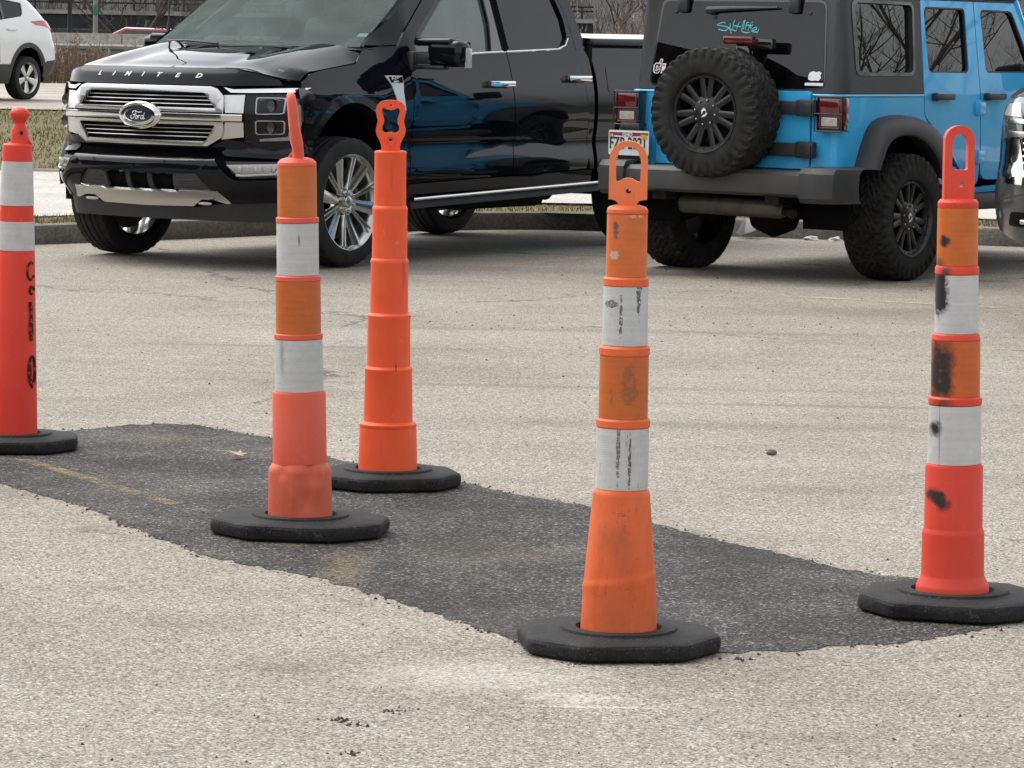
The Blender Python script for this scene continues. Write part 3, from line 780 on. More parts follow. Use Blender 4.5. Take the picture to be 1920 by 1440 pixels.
MAT['base_rubber'] = mat_ground('base_rubber', [(.3, (.017, .017, .018)), (.55, (.026, .026, .027)), (.8, (.050, .049, .047))], 9, 110, .8, .5)
_n = NT('base_rubber2'); _p = _n.pos()
_c = _n.mix(1.0, _n.ramp(_n.noise(_p, 9, 6, .7), [(.3, (.006, .006, .0065)), (.55, (.012, .012, .0125)), (.72, (.022, .0215, .021)), (.86, (.07, .068, .062))]), _n.ramp(_n.noise(_p, 140, 3), [(.25, .6), (.75, 1.5)]), 'MULTIPLY')
_c = _n.mix(_n.ramp(_n.noise(_p, 210, 3), [(.64, 0.0), (.72, .8)]), _c, (.13, .125, .115))
_c = _n.mix(_n.ramp(_n.noise(_p, 24, 6, .75), [(.60, 0.0), (.68, .55)]), _c, (.10, .097, .09))
_n.bsdf(_c, .78, 0, .3, normal=_n.bump(_n.noise(_p, 120, 4), .5, .004)); MAT['base_rubber'] = _n.m
ORW = (.52, .112, .012)      # weathered orange sheeting
WHT = (.50, .505, .50)

def post_base(parent, W, D, H, rot, seed, tube_r, notch=False):
    mb = MB(); N = 96
    hw, hd = W / 2, D / 2
    k = .30
    octo = rnd([(hw, -hd * .42), (hw, hd * .42), (hw * .52, hd), (-hw * .52, hd), (-hw, hd * .42), (-hw, -hd * .42), (-hw * .52, -hd), (hw * .52, -hd)], .022, 6)
    octo = dens(octo, .012)
    rg = random.Random(seed)
    rr = []
    for z, off in ((0, -.010), (.006, -.003), (H * .40, 0), (H * .74, -.001), (H * .90, -.005), (H * .98, -.013), (H, -.022), (H + .002, -.06)):
        ring = []
        for x, y in octo:
            L = math.hypot(x, y); f = 1 + off / L
            w = noise.noise(Vector((x * 7 + seed, y * 7, z * 12))) * .005 + noise.noise(Vector((x * 40 + seed, y * 40, z * 40))) * .0016
            ring.append((x * f + x / L * w, y * f + y / L * w, z + (noise.noise(Vector((x * 5, y * 5 + seed, 2))) * .004 if z > .02 else 0)))
        rr.append(ring)
    for rad_, z in ((tube_r + .050, H + .004), (tube_r + .047, H + .010), (tube_r + .012, H + .010), (tube_r + .006, H - .006)):
        rr.append([(rad_ * x / math.hypot(x, y), rad_ * y / math.hypot(x, y), z) for x, y in octo])
    mb.rings(rr, True, (True, True))
    o = mb.build('base', MAT['base_rubber'], parent, ang=24)
    o.rotation_euler = (0, 0, rot)
    return o
def lathe_part(parent, name, prof, mat, seg=56, dent=None, ang=28):
    return MB().lathe(prof, seg, fn=dent).build(name, mat, parent, ang=ang)
def post(label, loc, lean, H):
    t = thing('delineator_post', label, 'traffic post', loc, 0, 'orange delineator posts around the asphalt patch')
    body = t
    return t
def shaft(t, lean):
    s = node('post_tube', t)
    return s
def lean_fix(t, dx, dz):
    """tip everything above the base by the lean the photo shows"""
    for c in t.children:
        if c.name.split('.')[0] != 'base': c.rotation_euler = (c.rotation_euler[0], math.atan2(dx, dz), c.rotation_euler[2]); c.location.x += c.location.z * dx / dz
def plate(outline, holes, th, M, soft=.004):
    return MB().prism(outline, th, M, holes)
def handle_part(t, outline, holes, th, z0, rot, mat, bend=0.0, extra=None):
    mb = MB().prism(outline, th, Matrix.Translation((0, 0, -th / 2)), holes)
    if extra: extra(mb)
    # local x,y outline stands upright: x -> x, y -> z, thickness -> y
    mb.remap(lambda p: (p[0], -p[2] + bend * max(0, p[1]) ** 1.0, p[1]))
    o = mb.build('handle', mat, t, ang=50, bevel=.004)
    o.location = (0, 0, z0); o.rotation_euler = (0, 0, rot)
    return o

# nearest post: cone foot, four battered bands, arched grip
A = post('nearest weathered post with peeling orange and white bands and a pale orange arched grip', (.267, 8.24, .004), 0, 1.22)
matA = mat_plastic('plastic_a', (.62, .095, .018), (.70, .15, .045), [((-.01, -.06, .10), (.05, .05, .05), .28, (.20, .06, .03), .6), ((.005, -.06, .225), (.03, .05, .05), .28, (.2, .06, .03), .6), ((-.02, -.06, .27), (.03, .05, .03), .35, (.2, .06, .03), .6)], .40)
matA2 = mat_plastic('plastic_a_grip', (.72, .16, .045), (.78, .22, .085), (), .12)
post_base(A, .475, .43, .042, rad(9), 3, .092)
def crease(q, a):
    x, y, z = q
    zc = .165 + .03 * (a - 4.2) * .4
    d = math.exp(-((z - zc) / .006) ** 2)
    f = 1 + .022 * d if z >= zc else 1 + .030 * math.exp(-((z - zc) / .02) ** 2)
    return (x * f, y * f, z)
foot = [(.034, .0925)] + [(z / 1000, interp([(.034, .0925), (.164, .0862), (.372, .0686)], z / 1000)) for z in range(46, 372, 6)] + [(.374, .0684), (.381, .066), (.386, .062)]
lathe_part(A, 'cone_foot', foot, matA, 64, crease)
lathe_part(A, 'tube', [(.386, .0622), (.534, .0620), (.536, .0648), (.551, .0650), (.556, .061), (.556, .058), (.706, .058), (.708, .0606), (.724, .0610), (.729, .057), (.730, .0535), (.872, .0530), (.874, .0542), (.889, .0544), (.894, .050), (.894, .0478), (1.043, .0474), (1.046, .0492), (1.054, .0485), (1.060, .044), (1.064, .030), (1.065, .001)], matA)
sc1 = [((.03, -.05, .87), (.006, .03, .06), .9, (.05, .045, .04), .4), ((-.012, -.055, .80), (.004, .03, .05), .9, (.05, .045, .04), .4), ((-.035, -.04, .83), (.016, .03, .008), .8, (.06, .05, .045), .4)]
lathe_part(A, 'white_band', [(.387, .0632), (.533, .0630)], mat_sheet('sheet_white_a', WHT, [((-.012, -.06, .50), (.0045, .03, .10), .85, (.10, .08, .055), .5), ((.016, -.06, .45), (.004, .03, .065), .9, (.06, .05, .04), .5)], .9, (.11, .085, .055)))
lathe_part(A, 'orange_band', [(.557, .0590), (.705, .0588)], mat_sheet('sheet_orange_a', (.52, .112, .016), [((.012, -.055, .64), (.02, .03, .05), .55, (.12, .075, .03), .8)], .85, (.14, .09, .045)))
lathe_part(A, 'white_band', [(.731, .0545), (.871, .0540)], mat_sheet('sheet_white_b', WHT, sc1, .8, (.09, .075, .06)))
lathe_part(A, 'orange_band', [(.895, .0488), (1.042, .0484)], mat_sheet('sheet_orange_b', (.60, .13, .022), [((-.028, -.042, 1.005), (.0065, .03, .022), 1, (.09, .07, .06), .2), ((-.030, -.04, .948), (.009, .03, .011), 1, (.42, .36, .30), .3), ((.02, -.045, 1.04), (.018, .03, .005), .6, (.6, .42, .33), .5)], .5, (.55, .26, .14)))
k_ = 1 / 780.0 / 3.2 * 1.0
def P3(L, ox, oy): return [((x - ox) * k_, (oy - y) * k_) for x, y in L]
olA = P3([(265, 470), (268, 445), (262, 420), (248, 403), (225, 396), (205, 395), (205, 160)], 318, 470) + P3(ell(318, 160, 113, 113, 20, 180, 0)[1:-1], 318, 470)
olA = [((x - 318) * k_, (470 - y) * k_) for x, y in [(262, 470), (268, 445), (262, 420), (248, 403), (225, 396), (205, 395), (205, 160)]] + [((318 + 113 * math.cos(t) - 318) * k_, (470 - (160 - 113 * math.sin(t))) * k_) for t in [math.pi * (1 - i / 20) for i in range(1, 20)]] + [((x - 318) * k_, (470 - y) * k_) for x, y in [(432, 160), (432, 395), (410, 396), (386, 403), (372, 420), (366, 445), (372, 470)]]
hoA = [((x - 318) * k_, (470 - y) * k_) for x, y in rnd([(245, 292), (272, 284), (292, 270), (318, 266), (344, 270), (364, 284), (390, 292), (392, 160), (375, 110), (345, 86), (318, 82), (290, 86), (262, 110), (243, 160)], 9, 2)]
hole = [(.001 + .0065 * math.cos(t), .0495 + .0065 * math.sin(t)) for t in [2 * math.pi * i / 14 for i in range(14)]]
handle_part(A, olA, [hoA, hole], .022, 1.047, rad(-4), matA2)

# pink post, grip turned edge-on
B = post('faded pink post with a dented foot, its bent grip seen edge-on', (-.614, 10.099, .005), 0, 1.28)
matB = mat_plastic('plastic_b', (.52, .086, .038), (.60, .13, .075), (), .10, .55)
matB2 = mat_plastic('plastic_b_cap', (.62, .085, .042), (.66, .12, .07), (), .08)
post_base(B, .505, .44, .045, rad(-6), 11, .094)
def dentB(q, a):
    x, y, z = q; f = 1.0
    for ac, zc, sa, sz, amp in ((4.15, .185, .22, .02, -.085), (5.15, .185, .20, .03, -.085), (5.35, .14, .16, .03, .05), (4.55, .12, .10, .05, .055), (4.95, .10, .16, .03, -.05), (4.2, .11, .12, .06, .02)):
        f += amp * math.exp(-((a - ac) / sa) ** 2 - ((z - zc) / sz) ** 2)
    return (x * f, y * f, z)
ft = [(z / 1000, interp([(.036, .0948), (.180, .0917)], z / 1000)) for z in range(36, 184, 6)] + [(.188, .0905), (.196, .086), (.205, .0800)]
lathe_part(B, 'foot', ft, matB, 80, dentB)
lathe_part(B, 'tube', [(.205, .0795), (.409, .0782), (.414, .0765), (.416, .0698), (.569, .0692), (.571, .0712), (.583, .0712), (.586, .0665), (.586, .0652), (.739, .0650), (.741, .0666), (.752, .0666), (.756, .0615), (.756, .0606), (.908, .0604), (.910, .0627), (.922, .0627), (.926, .0575), (.926, .0566), (1.072, .0562), (1.076, .0575), (1.084, .056), (1.093, .047), (1.098, .030), (1.099, .001)], matB2)
lathe_part(B, 'white_band', [(.417, .0708), (.568, .0702)], mat_sheet('sheet_white_c', WHT, [((-.045, -.05, .53), (.006, .03, .05), .5, (.15, .14, .13), .6)], .25))
lathe_part(B, 'orange_band', [(.587, .0662), (.738, .0660)], mat_sheet('sheet_orange_c', ORW, (), .12))
lathe_part(B, 'white_band', [(.757, .0616), (.907, .0614)], mat_sheet('sheet_white_d', WHT, [((.008, -.06, .86), (.003, .03, .012), .9, (.08, .07, .06), .5)], .15))
lathe_part(B, 'orange_band', [(.927, .0576), (1.071, .0572)], mat_sheet('sheet_orange_d', (.54, .13, .016), (), .12))
mb = MB()
# edge-on grip: slab with a pinched waist, leaning a little
gp = [(-.006, .0, .034, .016), (.0, .030, .030, .017), (-.001, .050, .040, .0165), (-.004, .066, .043, .0185), (-.009, .100, .043, .0165), (-.014, .15, .043, .0150), (-.018, .188, .040, .0145), (-.0195, .203, .033, .0125), (-.020, .211, .018, .008)]
for x, z, w, th in gp: pass
rr = []
for x, z, w, th in gp:
    rr.append([(x + .004 + th * (abs(math.cos(a)) ** .6) * (1 if math.cos(a) > 0 else -1), w * (abs(math.sin(a)) ** .6) * (1 if math.sin(a) > 0 else -1), z) for a in [2 * math.pi * i / 20 for i in range(20)]])
mb.rings(rr, True, (True, True))
mb.prism([(0, 0), (-.05, -.005), (-.008, .045)], .012, Matrix(((1, 0, 0, 0), (0, 0, -1, .006), (0, 1, 0, 0), (0, 0, 0, 1))))
o = mb.build('handle', matB2, B, ang=60); o.location = (-.0, 0, 1.075); o.rotation_euler = (0, 0, rad(6))

# plain orange post with the scalloped grip
Cc = post('clean bright orange post without bands, stepped tube and scalloped grip', (-.40, 11.227, .005), 0, 1.25)
matC = mat_plastic('plastic_c', (.78, .085, .020), (.84, .115, .036), [((.048, -.05, .70), (.006, .03, .05), .35, (.25, .04, .02), .5), ((.006, -.06, 1.00), (.004, .03, .03), .3, (.3, .05, .02), .6), ((.026, -.07, .388), (.0022, .03, .012), .9, (.03, .01, .01), .3)], .08)
post_base(Cc, .456, .42, .045, rad(14), 23, .096)
pr = [(.036, .0965), (.10, .0950), (.188, .0925)]
steps = [(.202, .0925, .0800), (.382, .0772, .0705), (.556, .0700, .0615), (.733, .0612, .0572), (.903, .0570, .0520)]
for z, r0, r1 in steps:
    pr += [(z - .014, r0 * .992), (z - .008, r0 * 1.012), (z - .002, r0 * 1.008), (z + .004, r1 + .002), (z + .006, r1)]
pr += [(1.076, .0512), (1.081, .0524), (1.085, .0505), (1.087, .040), (1.087, .001)]
lathe_part(Cc, 'tube', pr, matC, 64)
kc = 1 / 574.7 / 3.35
def C2(L): return [((x - 311) * kc, (400 - y) * kc) for x, y in L]
half = [(372, 402), (372, 380), (368, 350), (378, 315), (398, 280), (405, 245), (398, 215), (392, 190), (398, 165), (406, 130), (398, 95), (375, 70), (345, 61), (311, 59)]
hl = [(350, 262), (364, 245), (363, 222), (353, 205), (352, 185), (356, 165), (366, 140), (366, 115), (352, 106), (336, 118), (311, 124)]
hb = [(311, 256), (330, 265)]
full = half + [(622 - x, y) for x, y in half[::-1][1:]]
ho = [(311, 256), (330, 265)] + hl + [(622 - x, y) for x, y in hl[::-1][1:]] + [(292, 265)]
hs = [(311 + 11 * math.cos(t), 308 + 11 * math.sin(t)) for t in [2 * math.pi * i / 12 for i in range(12)]]
ht = [(311 + 6 * math.cos(t), 92 + 6 * math.sin(t)) for t in [2 * math.pi * i / 10 for i in range(10)]]
def exC(mb):
    # ribs under the lower eye
    for sx in (-1, 1): mb.rbox((sx * 15 * kc, 22 * kc, .012), (9 * kc, 62 * kc, .012), .002)
    mb.lathe([(.010, .0175), (.017, .0170), (.017, .0125), (.010, .012)], 20, Matrix.Translation((0, 92 * kc, 0)))
handle_part(Cc, rnd(C2(full), .004, 2), [rnd(C2(ho), .004, 2), C2(hs), C2(ht)], .024, 1.073, rad(2), matC, extra=exC)

# right-hand post with sprayed black blotches
D = post('red-orange post splashed with black spray paint, tall oval loop grip', (1.152, 8.895, .005), 0, 1.25)
blk = lambda *b: [(c, r, a, BLK, s) for c, r, a, s in b]
matD = mat_plastic('plastic_d', (.60, .040, .018), (.64, .058, .028), blk(((-.058, -.045, .305), (.022, .04, .016), .97, .45), ((-.036, -.06, .286), (.017, .04, .018), .97, .5), ((-.048, -.055, .296), (.016, .04, .015), .97, .5), ((-.034, -.05, .880), (.012, .04, .012), .8, .6), ((-.035, -.05, .54), (.022, .04, .014), .7, .6)), .06)
matD2 = mat_plastic('plastic_d_grip', (.66, .052, .026), (.70, .085, .05), (), .06)
post_base(D, .47, .44, .045, rad(-16), 37, .096)
lathe_part(D, 'tube', [(.034, .0950), (.062, .0945), (.068, .0925), (.088, .0826), (.094, .0812), (.200, .0802), (.205, .0795), (.213, .0760), (.217, .0752), (.372, .0744), (.380, .0722), (.382, .0676), (.535, .0664), (.537, .0694), (.552, .0688), (.557, .0635), (.557, .0622), (.702, .0618), (.704, .0626), (.716, .060), (.719, .0562), (.719, .0546), (.871, .0541), (.873, .0568), (.887, .0565), (.893, .0535), (.894, .0516), (1.042, .0512), (1.046, .0524), (1.056, .0515), (1.062, .047), (1.066, .034), (1.067, .001)], matD, 64)
lathe_part(D, 'white_band', [(.383, .0686), (.534, .0674)], mat_sheet('sheet_white_e', (.54, .54, .53), blk(((-.055, -.04, .475), (.015, .035, .018), 1, .4)) + [((-.0455, -.05, .46), (.0012, .03, .09), .7, (.1, .1, .1), .3)], .12))
lathe_part(D, 'orange_band', [(.558, .0632), (.701, .0628)], mat_sheet('sheet_orange_e', (.55, .108, .012), blk(((-.032, -.05, .655), (.018, .04, .045), .95, .55), ((-.034, -.05, .595), (.022, .04, .05), .97, .45), ((-.055, -.03, .62), (.012, .05, .09), .97, .4)), .05))
lathe_part(D, 'white_band', [(.720, .0556), (.870, .0551)], mat_sheet('sheet_white_f', (.54, .54, .53), blk(((-.052, -.035, .815), (.026, .05, .048), 1, .22), ((-.046, -.03, .855), (.016, .05, .022), 1, .3)), .06))
lathe_part(D, 'orange_band', [(.895, .0526), (1.041, .0522)], mat_sheet('sheet_orange_f', (.56, .125, .014), blk(((-.037, -.04, .957), (.0135, .03, .014), 1, .3), ((-.050, -.02, .90), (.014, .03, .014), .7, .5)), .06))
kd = 1 / 723.1 / 3.0
def D2(L): return [((x - 358) * kd, (475 - y) * kd) for x, y in L]
olD = [(272, 478)] + [(272, 300), (274, 132)] + [(358 + 85 * math.cos(t), 130 - 84 * math.sin(t)) for t in [math.pi * (1 - i / 18) for i in range(1, 18)]] + [(443, 132), (443, 300), (443, 478)]
hoD = rnd([(315, 290), (404, 294), (407, 150), (392, 105), (358, 91), (327, 105), (315, 150)], [14, 14, 20, 20, 26, 20, 20], 4)
hsD = [(367 + 14 * math.cos(t), 374 + 14 * math.sin(t)) for t in [2 * math.pi * i / 14 for i in range(14)]]
handle_part(D, D2(olD), [D2(hoD), D2(hsD)], .022, 1.054, rad(8), matD2)

# left post, cut by the frame edge, ball-and-neck top
E_ = post('straight red post at the left with two white bands, black lettering and a knob top', (-1.737, 12.044, .005), 0, 1.19)
matE = mat_plastic('plastic_e', (.62, .032, .014), (.66, .048, .022), (), .06)
post_base(E_, .44, .42, .045, rad(8), 51, .081)
lathe_part(E_, 'tube', [(.036, .0805), (.684, .0640), (.687, .0632), (.690, .0632), (1.05, .0508), (1.056, .0500), (1.060, .046), (1.064, .030), (1.064, .001)], matE, 64)
rE = lambda z: interp([(.036, .0805), (.684, .0640), (.690, .0632), (1.05, .0508)], z)
lathe_part(E_, 'white_band', [(.692, rE(.692) + .0012), (.792, rE(.792) + .0012)], mat_sheet('sheet_white_g', (.51, .51, .505), (), .12))
lathe_part(E_, 'white_band', [(.848, rE(.848) + .0012), (1.000, rE(1.0) + .0012)], mat_sheet('sheet_white_h', (.51, .51, .505), (), .15))
# vertical hand-painted letters O i l O, worn, running down the right flank
let = MB()
def wrapped(pts2, w):
    out = []
    for (u, z) in pts2:
        r = rE(z) + .0015; a = rad(270) + u / r
        out.append((r * math.cos(a), r * math.sin(a), z))
    let.tube(out, w, 5)
def ringp(u, z, a, b, n=18, t0=0, t1=360): return [(u + a * math.cos(rad(t0 + (t1 - t0) * i / n)), z + b * math.sin(rad(t0 + (t1 - t0) * i / n))) for i in range(n + 1)]
wrapped(ringp(.068, .622, .018, .030, 18, 60, 330), .0045)
wrapped(ringp(.074, .555, .012, .013, 18, 0, 290), .005)
wrapped([(.064, .515), (.070, .47), (.066, .42), (.072, .38)], .0075)
wrapped([(.072, .50), (.074, .45), (.078, .40)], .005)
wrapped(ringp(.078, .275, .016, .05), .006)
wrapped([(.068, .30), (.070, .25), (.078, .215)], .005)
let.remap(lambda p: p)
_n = NT('letter_black'); _p = _n.pos()
_n.bsdf(_n.mix(_n.ramp(_n.noise(_p, 75, 5, .75), [(.54, 0.0), (.58, 1.0)]), (.014, .013, .013), (.58, .035, .016)), .65, 0, .3)
let.build('painted_letters', _n.m, E_)
mb = MB()
mb.lathe([(0, .032), (.010, .031), (.045, .0285), (.062, .022), (.069, .019), (.074, .0195), (.083, .026), (.100, .0345), (.110, .034), (.120, .026), (.126, .012), (.127, .001)], 28, fn=lambda q, a: (q[0], q[1] * .86, q[2]))
mb.prism([(-.002, 0), (.045, -.002), (.028, .03), (.020, .05)], .012, Matrix(((1, 0, 0, 0), (0, 0, -1, .006), (0, 1, 0, 0), (0, 0, 0, 1))))
o = mb.build('knob_grip', matE, E_, ang=50); o.location = (.007, 0, 1.06)
MB().lathe([(0, .0055), (.012, .0055), (.012, .001)], 12, Matrix.Translation((.018, -.0285, 1.098)) @ Matrix.Rotation(rad(75), 4, 'X')).build('grip_eye', MAT['void'], E_)
lean_fix(A, .0, 1.2); lean_fix(B, -.027, 1.24); lean_fix(Cc, -.007, 1.2); lean_fix(D, -.019, 1.2); lean_fix(E_, .008, 1.2)

# ---------------------------------------------------------------- wheels
def wheel(parent, loc, out, R, width, rim_r, style, rim_mat, tyre_mat, tread='road', phase=0.0, name='wheel', logo=None):
    """local y axis = axle; outer face towards +y*out"""
    w = node(name, parent, loc, (0, 0, 0 if out > 0 else math.pi))
    AX = Matrix(((1, 0, 0, 0), (0, 0, 1, 0), (0, -1, 0, 0), (0, 0, 0, 1)))  # local z -> +y (outer)
    h = width / 2
    seg = 180 if tread == 'mud' else 144
    prof = []
    side = [(.985, rim_r / R), (1.0, rim_r / R + .02), (1.02, .70 + .3 * (rim_r / R - .6)), (1.03, .82), (1.015, .90), (.965, .955), (.90, .982)]
    inner = [(-a, b) for a, b in side]
    if tread == 'mud':
        mid = [(x / 14 * .86, 1.0 - .012 * (x / 14) ** 2) for x in range(14, -15, -1)]
    else:
        mid = [(x / 20 * .86, 1.0 - .018 * (x / 20) ** 2) for x in range(20, -21, -1)]
    if tread == 'mud': side = side[:3] + [(1.035, .78), (1.035, .83), (1.035, .86), (1.03, .89), (1.015, .92), (.99, .945), (.955, .965), (.91, .983)]; inner = [(-a, b) for a, b in side]
    prof = [(a * h, b * R) for a, b in side + mid + inner[::-1]]
    rr = []
    for z, r in prof:
        ring = []
        for j in range(seg):
            a = 2 * math.pi * j / seg; rad_ = r; u = z / h
            if tread == 'road' and abs(u) < .93:
                g = 0
                for c0 in (-.52, -.18, .18, .52):
                    if abs(u - c0) < .038: g = 1
                if abs(u) > .56 and (j % 4 == 0): g = max(g, .7)
                if abs(u) < .5 and ((j + int(u * 9)) % 3 == 0): g = max(g, .25)
                rad_ = r - .010 * g
            if tread == 'mud':
                if abs(u) < .70:
                    s = noise.cell(Vector((0, 0, 0)))
                    ph = j / seg * 44 + .9 * math.sin(u * 7.0) + (.5 if u > 0 else 0)
                    ph2 = (u + .12 * math.sin(j / seg * 2 * math.pi * 22)) * 3.4
                    g = (abs(ph % 1 - .5) > .36) or (abs(ph2 % 1 - .5) > .40)
                    rad_ = r - (.013 if g else 0)
                elif r > .84 * R and abs(u) > .5:
                    k = (j / seg * 36 + .35 * math.sin(r / R * 30)) % 1
                    if r / R > .90 or abs(u) < .98: rad_ = r - (.014 if k < .34 else 0)
            ring.append((rad_ * math.cos(a), rad_ * math.sin(a), z))
            if tread == 'mud' and r < .95 * R and r > .80 * R and abs(u) > .97:
                k = (j / seg * 36 + .3) % 1
                if k < .40:
                    q = ring[-1]; ring[-1] = (q[0], q[1], q[2] - .010 * (1 if u > 0 else -1))
        rr.append(ring)
    MB().rings(rr, True, (False, False), AX).build('tyre', tyre_mat, w, ang=35)
    # rim barrel
    rb = rim_r
    rm = MB().lathe([(-h * .9, rb * .99), (-h * .8, rb * .93), (h * .4, rb * .88), (h * .80, rb * .93), (h * .95, rb * .985), (h * 1.0, rb * 1.0), (h * 1.01, rb * 1.012), (h * .97, rb * 1.02)], 64, AX)
    def spoke(a0, r0, r1, w0, w1, z0, z1, th=.02, ridge=0.0):
        ca, sa = math.cos(a0), math.sin(a0)
        rr = []
        for t in (0, .25, .5, .75, 1):
            r = r0 + (r1 - r0) * t; ww = (w0 + (w1 - w0) * t) / 2; z = z0 + (z1 - z0) * t ** 1.4
            pts = [(r, -ww, z - th), (r, -ww, z - .003), (r, -ww * .6, z + .002), (r, 0, z + ridge), (r, ww * .6, z + .002), (r, ww, z - .003), (r, ww, z - th)]
            rr.append([(x * ca - y * sa, x * sa + y * ca, zz) for x, y, zz in pts])
        rm.rings(rr, False, M=AX)
    zf = h * .80
    if style == 'multi':
        for k in range(6):
            a = phase + k * math.pi / 3
            for sgn in (-1, 1): spoke(a + sgn * .055, rb * .20, rb * .95, .016, .013, zf - .012, zf + .012, .03, .003)
            spoke(a + math.pi / 6, rb * .18, rb * .95, .055, .085, zf - .035, zf + .004, .035, .006)
        rm.lathe([(zf - .045, rb * .30), (zf - .012, rb * .28), (zf - .008, rb * .20), (zf - .02, rb * .13)], 36, AX)
    elif style == 'twin':
        for k in range(7):
            a = phase + k * 2 * math.pi / 7
            for sgn in (-1, 1): spoke(a + sgn * .17, rb * .34, rb * .90, .040, .040, zf - .010, zf - .004, .05, .003)
        rm.lathe([(zf - .06, rb * .45), (zf - .014, rb * .43), (zf - .008, rb * .38), (zf + .006, rb * .20), (zf + .008, .001)], 40, AX)
        rm.lathe([(zf - .02, rb * .86), (zf + .004, rb * .89), (zf + .008, rb * 1.0), (h * 1.02, rb * 1.02)], 64, AX)
        for k in range(24):
            a = 2 * math.pi * k / 24
            rm.lathe([(0, .006), (.006, .005), (.006, .001)], 6, AX @ Matrix.Translation((rb * .945 * math.cos(a), rb * .945 * math.sin(a), zf + .006)))
    else:
        for k in range(5):
            a = phase + k * 2 * math.pi / 5
            for sgn in (-1, 1): spoke(a + sgn * .10, rb * .20, rb * .96, .05, .07, zf - .01, zf - .004, .03, .004)
        rm.lathe([(zf - .05, rb * .30), (zf - .012, rb * .28), (zf - .008, rb * .001)], 30, AX)
    rm.build('rim', rim_mat, w, ang=30)
    n_l = {'multi': 6, 'twin': 8, 'five': 5}[style]
    lr = rb * {'multi': .205, 'twin': .31, 'five': .2}[style]
    for k in range(n_l):
        a = 2 * math.pi * (k + .5) / n_l + .2
        loc_ = AX @ Vector((lr * math.cos(a), lr * math.sin(a), 0))
        if k == 0:
            nut = MB().lathe([(zf - .014, .0125 if style == 'multi' else .008), (zf + .008, .0115 if style == 'multi' else .007), (zf + .011, .004), (zf + .011, .001)], 10, AX).build('lug_nut', MAT['chrome' if style == 'multi' else 'slat'], w)
        else:
            nut = nut.copy(); COL.objects.link(nut); nut.parent = w
        nut.location = loc_
    cap = MB().lathe([(zf - .02, rb * .13), (zf + .004, rb * .125), (zf + .010, rb * .09), (zf + .011, .001)], 24, AX).build('hub_cap', MAT['rim_black'] if style == 'twin' else MAT['satin_chrome'], w)
    if logo: logo(w, AX, zf + .0125, rb)
    MB().lathe([(-.03, rb * .35), (-.03, rb * .80), (-.01, rb * .80), (-.01, rb * .35)], 40, AX).build('brake_disc', MAT['brake'], w)
    return w

# ---------------------------------------------------------------- black crew-cab pickup
TK = thing('pickup_truck', 'black crew-cab pickup parked nose-out with a big chrome grille and polished wheels', 'pickup truck', (-1.872, 22.543, .012), rad(-123.03))
KP = [(.30, .93), (.50, .975), (.62, .978), (.76, .955), (.80, .965), (.95, .976), (1.06, .973), (1.15, .962), (1.22, .948), (1.30, .928), (1.38, .902), (1.95, .70)]
def Ys(x, z): return smooth_interp(KP, z) - .13 * max(0, z - .98) * max(0, min(1, (x + .75) / .3)) - (.11 * ((x - .35) / .5) ** 2 if x > .35 else 0)
KA = [(.28, .78), (.42, .83), (.50, .905), (.60, .93), (.67, .92), (.70, .87), (.76, .86), (.95, .87), (1.10, .852), (1.15, .836), (1.20, .818), (1.25, .778)]
def Xf(y, z):
    a = abs(y)
    return smooth_interp(KA, z) - .20 * y * y - (2.0 * (a - .60) ** 2 if a > .60 else 0)
def side(sg, off=0.0): return lambda x, z: (x, sg * (Ys(x, z) + off), z)
def front(off=0.0): return lambda y, z: (Xf(y, z) + off, y, z)
def mir(L): return [(-a, b) for a, b in L]
bp = MAT['black_paint']
WIN_F = [(-.82, 1.325), (-1.30, 1.318), (-1.40, 1.335), (-1.47, 1.358), (-1.70, 1.366), (-1.765, 1.55), (-1.785, 1.85), (-1.45, 1.86), (-1.236, 1.72), (-.884, 1.49), (-.82, 1.42)]
WIN_R = [(-1.885, 1.372), (-2.55, 1.394), (-2.66, 1.42), (-2.72, 1.47), (-2.735, 1.60), (-2.68, 1.78), (-2.60, 1.85), (-1.905, 1.86)]
DOOR_F = [(-.655, 1.395), (-.74, 1.487), (-1.06, 1.708), (-1.33, 1.893), (-1.45, 1.915), (-1.875, 1.915), (-1.886, 1.343), (-1.896, 1.118), (-1.922, .78), (-1.880, .535), (-.66, .51), (-.70, .80), (-.715, 1.10), (-.705, 1.218), (-.640, 1.333)]
DOOR_R = [(-1.884, 1.915), (-1.895, 1.343), (-1.905, 1.118), (-1.931, .78), (-1.890, .535), (-2.84, .562), (-2.875, .66), (-2.865, .95), (-2.80, 1.33), (-2.79, 1.60), (-2.70, 1.84), (-2.58, 1.915)]
def arch(cx, a, b, t0=0, t1=180, n=26, z0=.5): return [(cx + a * math.cos(rad(t0 + (t1 - t0) * i / (n - 1))), z0 + b * math.sin(rad(t0 + (t1 - t0) * i / (n - 1)))) for i in range(n)]
FEND = [(.455, .66), (.46, .80), (.475, 1.03), (.475, 1.13), (.455, 1.165), (.36, 1.213), (.22, 1.237), (-.005, 1.261), (-.165, 1.279), (-.20, 1.31), (-.29, 1.372), (-.48, 1.388), (-.648, 1.395), (-.632, 1.333), (-.697, 1.218), (-.707, 1.10), (-.692, .80), (-.652, .51), (-.49, .50)] + arch(-.02, .47, .53, 180, 0)[1:-1] + [(.45, .52)]
BED = [(-2.985, .53), (-2.985, 1.20), (-2.955, 1.435), (-4.66, 1.462), (-4.72, 1.40), (-4.74, .70), (-4.66, .58)] + [(-4.22, .55)] + arch(-3.72, .50, .55, 0, 180)[::-1][0:0] + [(-3.72 + .50 * math.cos(rad(180 - 180 * 0)) * -1, .52)] + arch(-3.72, .50, .55, 180, 0)[::-1][1:] 
